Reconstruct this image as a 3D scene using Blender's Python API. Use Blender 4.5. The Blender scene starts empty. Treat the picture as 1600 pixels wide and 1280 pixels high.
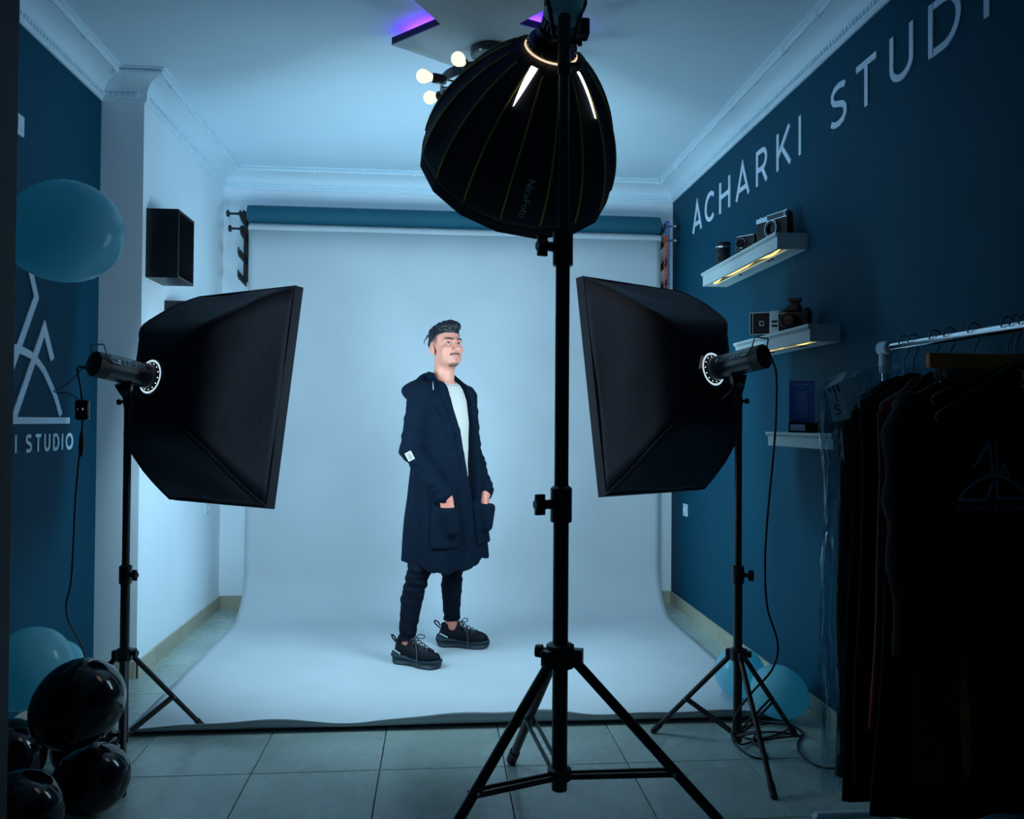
import bpy, bmesh, math, random
import numpy as np
from mathutils import Vector, Matrix

random.seed(7); np.random.seed(7)
S = bpy.context.scene
C = S.collection
PI = math.pi

# ------------------------------------------------------------------ camera
cam_d = bpy.data.cameras.new('camera'); cam_d.sensor_width = 36.0; cam_d.lens = 29.07
cam_d.clip_start = 0.02
cam = bpy.data.objects.new('camera', cam_d); C.objects.link(cam); S.camera = cam
def _cam():
    yaw, pitch, roll = .0878, .0147, .0075
    f = Vector((math.sin(yaw)*math.cos(pitch), math.cos(yaw)*math.cos(pitch), math.sin(pitch)))
    r = Vector((math.cos(yaw), -math.sin(yaw), 0)); u = r.cross(f)
    r2 = r*math.cos(roll)+u*math.sin(roll); u2 = u*math.cos(roll)-r*math.sin(roll)
    m = Matrix((r2, u2, -f)).transposed().to_4x4(); m.translation = (0, 0, 1.25)
    cam.matrix_world = m
_cam()

# ------------------------------------------------------------------ world, exposure
W = bpy.data.worlds.new('world'); S.world = W; W.use_nodes = True
W.node_tree.nodes['Background'].inputs[0].default_value = (.08, .46, .92, 1)
W.node_tree.nodes['Background'].inputs[1].default_value = .035
S.view_settings.view_transform = 'Standard'; S.view_settings.look = 'None'
S.view_settings.exposure = 0.0; S.view_settings.gamma = 1.0
S.view_settings.use_curve_mapping = False
KEY = (.55, .85, 1.03)          # colour of the studio lamps
P_SIDE, P_OCTA = 18.0, 1.7     # radiance of the softbox diffusers

# ------------------------------------------------------------------ materials
MATS = {}
def mat(name, col, rough=.5, metal=0., noise=0., nscale=20., bump=0., bscale=60., spec=.5, emit=None, estr=0., coat=0.,
        trans=0., alpha=1., sheen=0., objrand=0., ior=1.45):
    m = bpy.data.materials.new(name); m.use_nodes = True
    nt = m.node_tree; b = nt.nodes['Principled BSDF']
    b.inputs['Base Color'].default_value = (*col, 1); b.inputs['Roughness'].default_value = rough
    b.inputs['Metallic'].default_value = metal; b.inputs['Specular IOR Level'].default_value = spec
    b.inputs['Coat Weight'].default_value = coat; b.inputs['Transmission Weight'].default_value = trans
    b.inputs['Alpha'].default_value = alpha; b.inputs['Sheen Weight'].default_value = sheen
    b.inputs['IOR'].default_value = ior
    if emit: b.inputs['Emission Color'].default_value = (*emit, 1); b.inputs['Emission Strength'].default_value = estr
    tc = nt.nodes.new('ShaderNodeTexCoord')
    if noise or objrand:
        n = nt.nodes.new('ShaderNodeTexNoise'); n.inputs['Scale'].default_value = nscale; n.inputs['Detail'].default_value = 5
        nt.links.new(tc.outputs['Object'], n.inputs['Vector'])
        mr = nt.nodes.new('ShaderNodeMapRange'); mr.inputs[1].default_value = .25; mr.inputs[2].default_value = .75
        mr.inputs[3].default_value = 1-noise; mr.inputs[4].default_value = 1+noise
        nt.links.new(n.outputs['Fac'], mr.inputs[0])
        val = mr.outputs[0]
        if objrand:
            oi = nt.nodes.new('ShaderNodeObjectInfo')
            r2 = nt.nodes.new('ShaderNodeMapRange'); r2.inputs[3].default_value = 1-objrand; r2.inputs[4].default_value = 1+objrand
            nt.links.new(oi.outputs['Random'], r2.inputs[0])
            mu = nt.nodes.new('ShaderNodeMath'); mu.operation = 'MULTIPLY'
            nt.links.new(val, mu.inputs[0]); nt.links.new(r2.outputs[0], mu.inputs[1]); val = mu.outputs[0]
        vm = nt.nodes.new('ShaderNodeVectorMath'); vm.operation = 'SCALE'; vm.inputs[0].default_value = col
        nt.links.new(val, vm.inputs['Scale']); nt.links.new(vm.outputs[0], b.inputs['Base Color'])
    if bump:
        n2 = nt.nodes.new('ShaderNodeTexNoise'); n2.inputs['Scale'].default_value = bscale; n2.inputs['Detail'].default_value = 4
        nt.links.new(tc.outputs['Object'], n2.inputs['Vector'])
        bp = nt.nodes.new('ShaderNodeBump'); bp.inputs['Strength'].default_value = bump; bp.inputs['Distance'].default_value = .01
        nt.links.new(n2.outputs['Fac'], bp.inputs['Height']); nt.links.new(bp.outputs[0], b.inputs['Normal'])
    MATS[name] = m
    return m

M_wall   = mat('white_blue_paint', (.78, .90, .98), .7, noise=.03, nscale=3, bump=.06, bscale=180)
M_ceil   = mat('ceiling_paint', (.70, .88, .985), .8, noise=.02, nscale=2)
M_trim   = mat('plaster_trim', (.70, .88, .985), .6, bump=.03, bscale=120)
M_navy   = mat('navy_paint', (.0002, .062, .112), .65, noise=.06, nscale=5, bump=.04, bscale=150, spec=.15)
M_front  = mat('dark_door_paint', (.02, .03, .035), .6, noise=.1)
M_letter = mat('pale_vinyl', (.66, .82, .95), .5, noise=.03)
M_paper  = mat('backdrop_paper', (.465, .53, .575), .85, noise=.05, nscale=2.6, bump=.12, bscale=9)
M_teal   = mat('teal_paper', (.0015, .080, .130), .7, noise=.05, nscale=3)
M_tube   = mat('cardboard', (.45, .25, .17), .8, noise=.1)
M_blackm = mat('black_metal', (.013, .011, .014), .42, metal=.0, spec=.5)
M_blackp = mat('black_plastic', (.008, .009, .012), .38, noise=.1)
M_blackg = mat('black_gloss', (.008, .009, .012), .18)
M_fabric = mat('black_softbox_cloth', (.006, .008, .020), .7, noise=.15, nscale=30, bump=.25, bscale=25, spec=.4)
M_fabric2 = mat('black_softbox_lining', (.032, .029, .038), .7, noise=.15, bump=.2, bscale=20, spec=.25)
M_gold   = mat('gold_seam', (.62, .36, .06), .5, noise=.2, nscale=80)
M_chrome = mat('chrome', (.75, .8, .85), .12, metal=1.)
M_steel  = mat('steel', (.35, .38, .42), .3, metal=1.)
M_silver = mat('silver_housing', (.50, .88, .95), .42, metal=.0, noise=.08, nscale=40)
M_strobe = mat('strobe_housing', (.012, .028, .045), .32, spec=.6, coat=.3)
M_strobeend = mat('strobe_endcap', (.008, .007, .009), .55)
M_white  = mat('white_plastic', (.55, .70, .78), .4)
M_dimpl  = mat('printed_grey', (.45, .62, .68), .5)
M_cableb = mat('black_rubber', (.006, .006, .008), .5)
def emis(name, col, st):
    m = bpy.data.materials.new(name); m.use_nodes = True; nt = m.node_tree; nt.nodes.clear()
    e = nt.nodes.new('ShaderNodeEmission'); e.inputs[0].default_value = (*col, 1); e.inputs[1].default_value = st
    o = nt.nodes.new('ShaderNodeOutputMaterial'); nt.links.new(e.outputs[0], o.inputs[0]); MATS[name] = m
    return m
M_diff  = emis('softbox_diffuser_glow', KEY, P_SIDE)
M_diffo = emis('octabox_diffuser_glow', (1., .93, .86), P_OCTA)
M_glow  = emis('lamp_glow', (.85, .95, 1.), 2.0)
M_glows = emis('lamp_rim_glow', (.62, .85, 1.), .85)
M_glowo = emis('warm_rim_glow', (1., .74, .5), .95)
M_bulb  = emis('bulb_glow', (1., .90, .70), 1.25)
M_warm  = emis('warm_rope_light', (1., .66, .22), 1.6)
M_purp  = emis('purple_led_strip', (.16, .03, 1.), 28.)

# ------------------------------------------------------------------ object helpers
ORG = {}
def tag(o, label=None, cat=None, group=None, kind=None):
    if label: o['label'] = label
    if cat: o['category'] = cat
    if group: o['group'] = group
    if kind: o['kind'] = kind
    return o
def thing(name, loc, label, cat, group=None):
    o = bpy.data.objects.new(name, None); C.objects.link(o); o.location = loc
    o.empty_display_size = .05
    ORG[o.name] = Vector(loc)
    return tag(o, label, cat, group)
def link(name, me, material, parent=None, smooth=None):
    if material is not None and len(me.materials) == 0: me.materials.append(material)
    o = bpy.data.objects.new(name, me); C.objects.link(o)
    if parent is not None:
        o.parent = parent; ORG[o.name] = ORG[parent.name]
    if smooth is not None:
        me.polygons.foreach_set('use_smooth', [True]*len(me.polygons))
        if smooth > 0: me.set_sharp_from_angle(angle=math.radians(smooth))
    return o
def frame(d, up=(0, 0, 1)):
    d = Vector(d).normalized(); up = Vector(up)
    if abs(d.dot(up)) > .98: up = Vector((0, 1, 0)) if abs(d.y) < .9 else Vector((1, 0, 0))
    x = up.cross(d).normalized(); y = d.cross(x)
    return x, y, d
class MB:
    def __init__(s): s.v = []; s.f = []
    def add(s, vs, fs):
        n = len(s.v); s.v += [tuple(v) for v in vs]; s.f += [tuple(i+n for i in f) for f in fs]; return s
    def box(s, c, size, rot=None, bev=0.):
        hx, hy, hz = [a/2 for a in size]; c = Vector(c)
        if bev <= 0:
            vs = [Vector((x, y, z)) for x in (-hx, hx) for y in (-hy, hy) for z in (-hz, hz)]
            fs = [(0, 1, 3, 2), (4, 6, 7, 5), (0, 4, 5, 1), (2, 3, 7, 6), (0, 2, 6, 4), (1, 5, 7, 3)]
        else:
            bm = bmesh.new(); bmesh.ops.create_cube(bm, size=1)
            for v in bm.verts: v.co = Vector((v.co.x*size[0], v.co.y*size[1], v.co.z*size[2]))
            bmesh.ops.bevel(bm, geom=bm.edges[:], offset=bev, segments=2, affect='EDGES', profile=.6)
            bm.verts.index_update(); vs = [v.co.copy() for v in bm.verts]; fs = [[v.index for v in f.verts] for f in bm.faces]; bm.free()
        if rot is not None: vs = [rot @ v for v in vs]
        return s.add([v+c for v in vs], fs)
    def loft(s, rings, cap0=True, cap1=True, closed=True):
        n = len(rings[0]); vs = [p for r in rings for p in r]; fs = []
        m = n if closed else n-1
        for i in range(len(rings)-1):
            for j in range(m):
                k = (j+1) % n; fs.append((i*n+j, i*n+k, (i+1)*n+k, (i+1)*n+j))
        if closed and cap0: fs.append(tuple(range(n-1, -1, -1)))
        if closed and cap1: fs.append(tuple((len(rings)-1)*n+j for j in range(n)))
        return s.add(vs, fs)
    def cyl(s, p0, p1, r0, r1=None, seg=16, cap=True):
        r1 = r0 if r1 is None else r1; p0 = Vector(p0); p1 = Vector(p1); x, y, d = frame(p1-p0)
        R = lambda p, r: [p+(x*math.cos(2*PI*i/seg)+y*math.sin(2*PI*i/seg))*r for i in range(seg)]
        return s.loft([R(p0, r0), R(p1, r1)], cap, cap)
    def lathe(s, org, axis, prof, seg=24, up=(0, 0, 1), cap=True):
        org = Vector(org); x, y, d = frame(axis, up)
        rings = [[org+d*t+(x*math.cos(2*PI*i/seg)+y*math.sin(2*PI*i/seg))*max(r, 1e-4) for i in range(seg)] for t, r in prof]
        return s.loft(rings, cap, cap)
    def tube(s, pts, r, seg=8, closed=False):
        pts = [Vector(p) for p in pts]; n = len(pts); rings = []; px = None
        for i, p in enumerate(pts):
            a = pts[(i-1) % n] if (closed or i > 0) else p; b = pts[(i+1) % n] if (closed or i < n-1) else p
            d = (b-a).normalized()
            if px is None: x, y, _ = frame(d)
            else:
                x = (px-d*px.dot(d)).normalized(); y = d.cross(x)
            px = x; rr = r[i] if isinstance(r, (list, tuple)) else r
            rings.append([p+(x*math.cos(2*PI*k/seg)+y*math.sin(2*PI*k/seg))*rr for k in range(seg)])
        if closed: rings.append(rings[0]); return s.loft(rings, False, False)
        return s.loft(rings)
    def sphere(s, c, r, seg=20, rings=12, M=None):
        c = Vector(c); r = (r, r, r) if not isinstance(r, (tuple, list)) else r
        vs = []; fs = []
        for i in range(rings+1):
            th = PI*i/rings
            for j in range(seg):
                ph = 2*PI*j/seg; v = Vector((r[0]*math.sin(th)*math.cos(ph), r[1]*math.sin(th)*math.sin(ph), r[2]*math.cos(th)))
                if M is not None: v = M @ v
                vs.append(c+v)
        for i in range(rings):
            for j in range(seg):
                k = (j+1) % seg
                f = (i*seg+j, (i+1)*seg+j, (i+1)*seg+k, i*seg+k); fs.append(f)
        return s.add(vs, fs)
    def prism(s, poly, ext):            # planar polygon (list of Vectors) extruded by vector ext
        n = len(poly); e = Vector(ext); a = [Vector(p) for p in poly]
        fs = [tuple(range(n-1, -1, -1)), tuple(range(n, 2*n))]+[(i, (i+1) % n, n+(i+1) % n, n+i) for i in range(n)]
        return s.add(a+[p+e for p in a], fs)
    def build(s, name, material, parent=None, smooth=None, fix=True, weld=False):
        me = bpy.data.meshes.new(name)
        o = ORG[parent.name] if parent is not None else Vector((0, 0, 0))
        me.from_pydata([(v[0]-o.x, v[1]-o.y, v[2]-o.z) for v in s.v], [], s.f)
        if fix:
            bm = bmesh.new(); bm.from_mesh(me)
            if weld: bmesh.ops.remove_doubles(bm, verts=bm.verts, dist=1e-5)
            bmesh.ops.recalc_face_normals(bm, faces=bm.faces); bm.to_mesh(me); bm.free()
        me.update()
        return link(name, me, material, parent, smooth)
def spline(pts, n=8, closed=False):
    P = [Vector(p) for p in pts]; out = []; m = len(P)
    rng = range(m) if closed else range(m-1)
    for i in rng:
        p1, p2 = P[i], P[(i+1) % m]
        p0 = P[(i-1) % m] if (closed or i > 0) else p1*2-p2
        p3 = P[(i+2) % m] if (closed or i < m-2) else p2*2-p1
        for k in range(n):
            t = k/n
            out.append(.5*((2*p1)+(p2-p0)*t+(2*p0-5*p1+4*p2-p3)*t*t+(3*p1-p0-3*p2+p3)*t**3))
    if not closed: out.append(P[-1])
    return out
# ribbon lettering: strokes in a unit box become flat raised bands
def arc(cx, cy, rx, ry, a0, a1, n=14):
    return [(cx+rx*math.cos(math.radians(a0+(a1-a0)*i/n)), cy+ry*math.sin(math.radians(a0+(a1-a0)*i/n))) for i in range(n+1)]
h = .065
GL = {
 'A': ([[(.03, 0), (.39, 1), (.75, 0)], [(.155, .27), (.625, .27)]], .78),
 'C': ([arc(.5, .5, .43, .435, 48, 312, 22)], .86),
 'H': ([[(h, 0), (h, 1)], [(.7-h, 0), (.7-h, 1)], [(h, .51), (.7-h, .51)]], .70),
 'R': ([[(h, 0), (h, 1)], [(h, 1-h), (.32, 1-h)]+arc(.34, .68, .25, .255, 90, -90, 12)+[(h, .425)], [(.36, .425), (.62, 0)]], .66),
 'K': ([[(h, 0), (h, 1)], [(.62, 1), (h, .36)], [(.25, .57), (.66, 0)]], .67),
 'I': ([[(h, 0), (h, 1)]], .13),
 'S': ([[(.58, .86), (.5, .91), (.33, .935), (.17, .9), (.085, .8), (.085, .69), (.15, .59), (.33, .52), (.5, .45), (.58, .35), (.58, .22), (.5, .11), (.33, .065), (.16, .08), (.04, .15)]], .66),
 'T': ([[(.35, 0), (.35, .94)], [(0, .935), (.7, .935)]], .70),
 'U': ([[(h, 1), (h, .4)]+arc(.35, .35, .285, .285, 180, 360, 14)+[(.7-h, 1)]], .70),
 'D': ([[(h, 0), (h, 1)], [(h, .935), (.3, .935)]+arc(.33, .5, .37, .435, 90, -90, 16)+[(h, .065)]], .76),
 'O': ([arc(.5, .5, .43, .435, 0, 360, 28)], 1.0),
 'L': ([[(h, 1), (h, .065), (.5, .065)]], .52),
 '-': ([[(.02, .5), (.32, .5)]], .36),
 '2': ([[(.06, .8), (.14, .9), (.3, .935), (.46, .88), (.5, .74), (.44, .6), (.07, .065), (.56, .065)]], .6),
 '0': ([arc(.31, .5, .25, .435, 0, 360, 24)], .62),
 '1': ([[(.05, .8), (.25, .95), (.25, 0)]], .36),
 '5': ([[(.52, .935), (.15, .935), (.1, .55), (.3, .6), (.48, .5), (.53, .33), (.47, .14), (.28, .065), (.06, .12)]], .6),
 '9': ([arc(.3, .67, .24, .265, 0, 360, 20), [(.54, .67), (.5, .3), (.36, .07), (.1, .07)]], .6),
 '6': ([arc(.3, .32, .24, .265, 0, 360, 20), [(.06, .34), (.1, .7), (.24, .93), (.5, .93)]], .6),
}
RIB = [0]
def ribbon(mb, pts, w, O, U, V, N, t):
    """band of width w along 2d pts, on plane O + u U + v V, raised t along N"""
    RIB[0] += 1; t = t*(1+.07*(RIB[0] % 7))
    P = [Vector((a, b)) for a, b in pts]
    loop = (P[0]-P[-1]).length < 1e-6
    if loop: P = P[:-1]
    n = len(P); Ls = []; Rs = []
    for i in range(n):
        a = P[(i-1) % n] if (loop or i > 0) else None; b = P[(i+1) % n] if (loop or i < n-1) else None
        d1 = (P[i]-a).normalized() if a is not None else None; d2 = (b-P[i]).normalized() if b is not None else None
        if d1 is None: d1 = d2
        if d2 is None: d2 = d1
        n1 = Vector((-d1.y, d1.x)); n2 = Vector((-d2.y, d2.x)); m = (n1+n2)
        m = m.normalized() if m.length > 1e-6 else n1
        k = (w/2)/max(.35, m.dot(n1)); Ls.append(P[i]+m*k); Rs.append(P[i]-m*k)
    q = lambda p, z: O+U*p.x+V*p.y+N*z
    rings = [[q(l, 0), q(r, 0), q(r, t), q(l, t)] for l, r in zip(Ls, Rs)]
    if loop: rings.append(rings[0]); mb.loft(rings, False, False)
    else: mb.loft(rings)
def text3(mb, s, O, U, V, N, size, w=.13, t=.002, track=.18):
    O = Vector(O); U = Vector(U); V = Vector(V); N = Vector(N); x = 0
    for ch in s:
        if ch == ' ': x += .45; continue
        st, wd = GL[ch]
        for p in st: ribbon(mb, p, w*size, O+U*(x*size), U, V, N, t) if False else ribbon(mb, [(a*size, b*size) for a, b in p], w*size, O+U*(x*size), U, V, N, t)
        x += wd+track
    return x*size
def text_len(s, track=.18): return sum(.45 if c == ' ' else GL[c][1]+track for c in s)-track
def fonttext(s, size, O, U, V, N, t, name, material, parent):
    cu = bpy.data.curves.new(name, 'FONT'); cu.body = s; cu.size = size; cu.extrude = t; cu.resolution_u = 3
    cu.align_x = 'CENTER'; cu.align_y = 'CENTER'
    tmp = bpy.data.objects.new('tmp', cu); C.objects.link(tmp)
    dg = bpy.context.evaluated_depsgraph_get(); dg.update()
    me = bpy.data.meshes.new_from_object(tmp.evaluated_get(dg)); bpy.data.objects.remove(tmp)
    m = Matrix((Vector(U), Vector(V), Vector(N))).transposed().to_4x4(); m.translation = Vector(O)-(ORG[parent.name] if parent else Vector())
    me.transform(m); me.materials.clear(); me.name = name
    return link(name, me, material, parent)

# ------------------------------------------------------------------ implicit surfaces (numpy surface nets)
def surfnet(f, lo, hi, hh):
    lo = np.array(lo, float); n = np.ceil((np.array(hi)-lo)/hh).astype(int)+1
    ax = [(lo[i]+hh*np.arange(n[i])).astype(np.float32) for i in range(3)]
    X, Y, Z = np.meshgrid(*ax, indexing='ij'); v = f(X, Y, Z).astype(np.float32)
    ins = v < 0
    c = [(0, 0, 0), (1, 0, 0), (0, 1, 0), (1, 1, 0), (0, 0, 1), (1, 0, 1), (0, 1, 1), (1, 1, 1)]
    nx, ny, nz = n-1
    sl = lambda a, d: a[d[0]:d[0]+nx, d[1]:d[1]+ny, d[2]:d[2]+nz]
    cnt = sum(sl(ins, d).astype(np.int8) for d in c); act = (cnt > 0) & (cnt < 8)
    idx = -np.ones(act.shape, np.int64); I = np.argwhere(act); idx[act] = np.arange(len(I))
    cv = np.stack([sl(v, d)[act] for d in c], 1); co = np.array(c, np.float32)
    acc = np.zeros((len(I), 3)); num = np.zeros(len(I))
    for a in range(8):
        for b in range(a+1, 8):
            if sum(abs(np.array(c[a])-np.array(c[b]))) != 1: continue
            va, vb = cv[:, a], cv[:, b]; m = (va < 0) != (vb < 0)
            t = np.where(m, va/np.where(m, va-vb, 1), 0)
            acc += np.where(m[:, None], co[a]+(co[b]-co[a])*t[:, None], 0); num += m
    V = lo+hh*(I+acc/num[:, None]); F = []
    for axis in range(3):
        u, w = (axis+1) % 3, (axis+2) % 3
        s0 = [slice(None)]*3; s1 = [slice(None)]*3; s0[axis] = slice(0, -1); s1[axis] = slice(1, None)
        A = ins[tuple(s0)]; B = ins[tuple(s1)]; e = np.argwhere(A != B)
        e = e[(e[:, u] > 0) & (e[:, w] > 0) & (e[:, u] < n[u]-1) & (e[:, w] < n[w]-1)]
        if len(e) == 0: continue
        inA = A[tuple(e.T)]
        def cell(du, dw):
            k = e.copy(); k[:, u] -= du; k[:, w] -= dw; return idx[tuple(k.T)]
        q = np.stack([cell(1, 1), cell(0, 1), cell(0, 0), cell(1, 0)], 1)
        q[~inA] = q[~inA][:, ::-1]; F.append(q)
    return V, np.concatenate(F)
def smin(a, b, k):
    hq = np.clip(.5+.5*(b-a)/k, 0, 1); return b+(a-b)*hq-k*hq*(1-hq)
def smax(a, b, k): return -smin(-a, -b, k)
def ell(X, Y, Z, c, r):
    k0 = np.sqrt(((X-c[0])/r[0])**2+((Y-c[1])/r[1])**2+((Z-c[2])/r[2])**2)
    k1 = np.sqrt(((X-c[0])/r[0]**2)**2+((Y-c[1])/r[1]**2)**2+((Z-c[2])/r[2]**2)**2)
    return k0*(k0-1)/np.maximum(k1, 1e-6)
def cone(X, Y, Z, a, b, ra, rb):
    a = np.array(a, float); b = np.array(b, float); d = b-a; L2 = d@d
    t = np.clip(((X-a[0])*d[0]+(Y-a[1])*d[1]+(Z-a[2])*d[2])/L2, 0, 1)
    return np.sqrt((X-a[0]-t*d[0])**2+(Y-a[1]-t*d[1])**2+(Z-a[2]-t*d[2])**2)-(ra+(rb-ra)*t)
def net_obj(name, V, F, material, parent=None, smooth=0, cols=None):
    o = ORG[parent.name] if parent is not None else Vector((0, 0, 0))
    me = bpy.data.meshes.new(name); me.vertices.add(len(V)); me.vertices.foreach_set('co', (V-np.array(o)).astype(np.float32).ravel())
    me.loops.add(len(F)*4); me.loops.foreach_set('vertex_index', F.astype(np.int32).ravel())
    me.polygons.add(len(F)); me.polygons.foreach_set('loop_start', np.arange(0, len(F)*4, 4, dtype=np.int32))
    me.update(calc_edges=True); me.validate()
    if cols is not None:
        at = me.color_attributes.new('Col', 'FLOAT_COLOR', 'POINT')
        at.data.foreach_set('color', np.concatenate([cols, np.ones((len(V), 1))], 1).astype(np.float32).ravel())
    return link(name, me, material, parent, smooth)

# ================================================================== the room
XR, XL, XD, YB, YP, ZC = 1.6137, -1.4407, -1.6408, 5.6365, 4.1394, 2.91
YF, ZB = -.6, .0844
def struct(o): o['kind'] = 'structure'; return o
T = .12
struct(MB().box(((XD+XR)/2, YB+T/2, ZC/2), (XR-XD+2*T, T, ZC)).build('wall_back', M_wall))
struct(MB().box((XR+T/2, (YB+YF)/2, ZC/2), (T, YB-YF, ZC)).build('wall_right', M_navy))
struct(MB().box((XD-T/2, (YP+YF)/2, ZC/2), (T, YP-YF, ZC)).build('wall_left', M_navy))
struct(MB().box(((XL+XD-T)/2, (YB+YP)/2, ZC/2), (XL-XD+T, YB-YP, ZC)).build('wall_pillar', M_wall))
struct(MB().box(((XD+XR)/2, (YB+YF)/2, ZC+T/2), (XR-XD+2*T, YB-YF+2*T, T)).build('ceiling', M_ceil))
# wall end at the doorway the picture is taken through, with its jamb lining
fw = struct(MB().box(((XD-.765)/2, 1.47, ZC/2), (-.765-XD, .11, ZC)).build('wall_front', M_front))
ORG[fw.name] = Vector((0, 0, 0))
MB().box((-.7575, 1.47, ZC/2), (.015, .13, ZC), bev=.003).build('jamb_lining', M_front, fw)

# floor: grout bed with one object for each tile
M_grout = mat('grout', (.03, .045, .05), .9)
def tile_material():
    m = mat('beige_floor_tile', (.315, .405, .385), .26, spec=.5, noise=.14, nscale=3.2, objrand=.06)
    nt = m.node_tree; b = nt.nodes['Principled BSDF']; tc = nt.nodes.new('ShaderNodeTexCoord')
    n = nt.nodes.new('ShaderNodeTexNoise'); n.inputs['Scale'].default_value = 7; n.inputs['Detail'].default_value = 8; n.inputs['Distortion'].default_value = 1.5
    nt.links.new(tc.outputs['Object'], n.inputs['Vector'])
    r = nt.nodes.new('ShaderNodeMapRange'); r.inputs[1].default_value = .3; r.inputs[2].default_value = .7; r.inputs[3].default_value = .24; r.inputs[4].default_value = .31
    nt.links.new(n.outputs['Fac'], r.inputs[0]); nt.links.new(r.outputs[0], b.inputs['Roughness'])
    return m
M_tile = tile_material()
floor = struct(MB().box(((XD+XR)/2, (YB+YF)/2, -.06), (XR-XD+2*T, YB-YF+2*T, .1)).build('floor', M_grout))
ORG[floor.name] = Vector((0, 0, 0))
U0, V0, TS, G = -1.1008, 3.0061, .45, .0035
tile_cache = {}
def tile(parent, x0, x1, y0, y1):
    k = (round(x1-x0, 3), round(y1-y0, 3)); w, d = x1-x0-G, y1-y0-G
    if k not in tile_cache:
        b = .0012
        r = lambda e, z: [Vector((sx*(w/2-e), sy*(d/2-e), z)) for sx, sy in ((-1, -1), (1, -1), (1, 1), (-1, 1))]
        o = MB().loft([r(0, -.010), r(0, -b), r(b, 0)], True, True).build('floor_tile', M_tile, parent); tile_cache[k] = o.data
    else:
        o = bpy.data.objects.new('floor_tile', tile_cache[k]); C.objects.link(o); o.parent = parent
    o.location = ((x0+x1)/2, (y0+y1)/2, 0)
us = [XD]+[U0+TS*k for k in range(-1, 8) if XD+.02 < U0+TS*k < XR-.02]+[XR]
vs = [YF]+[V0+TS*k for k in range(-8, 7) if YF+.02 < V0+TS*k < YB-.02]+[YB]
for i in range(len(us)-1):
    for j in range(len(vs)-1):
        y0, y1 = vs[j], vs[j+1]
        if us[i+1] <= XL+.01 and y0 >= YP: continue
        tile(floor, us[i], us[i+1], y0, y1)

# baseboards of cut tiles
M_skirt = mat('beige_skirting_tile', (.40, .39, .30), .35, noise=.1, nscale=6, objrand=.08)
def baseboard(name, a, b, nrm, off=0.):
    a = Vector((*a, 0)); b = Vector((*b, 0)); n = Vector((*nrm, 0)); L = (b-a).length; d = (b-a)/L
    base = struct(MB().prism([a, b, b+Vector((0, 0, ZB-.004)), a+Vector((0, 0, ZB-.004))], n*.006).build(name, M_grout)); ORG[base.name] = Vector()
    s = -off
    while s < L-.002:
        s0, s1 = max(s, 0)+.001, min(s+.45, L)-.001
        if s1-s0 > .02:
            p0, p1 = a+d*s0, a+d*s1
            z = Vector((0, 0, 1))
            r = lambda e, o: [p0+d*e+n*o+z*e*0, p1-d*e+n*o, p1-d*e+n*o+z*(ZB-e), p0+d*e+n*o+z*(ZB-e)]
            MB().loft([r(0, .001), r(0, .010), r(.0015, .0115)]).build('skirting_tile', M_skirt, base)
        s += .45
baseboard('baseboard_right', (XR, YF), (XR, YB), (-1, 0), .15)
baseboard('baseboard_back', (XR, YB), (XL, YB), (0, -1), .3)
baseboard('baseboard_pillar', (XL, YB), (XL, YP), (1, 0), .1)
baseboard('baseboard_pillar_end', (XL, YP), (XD, YP), (0, -1))
baseboard('baseboard_left', (XD, YP), (XD, 1.53), (1, 0), .2)

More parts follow.
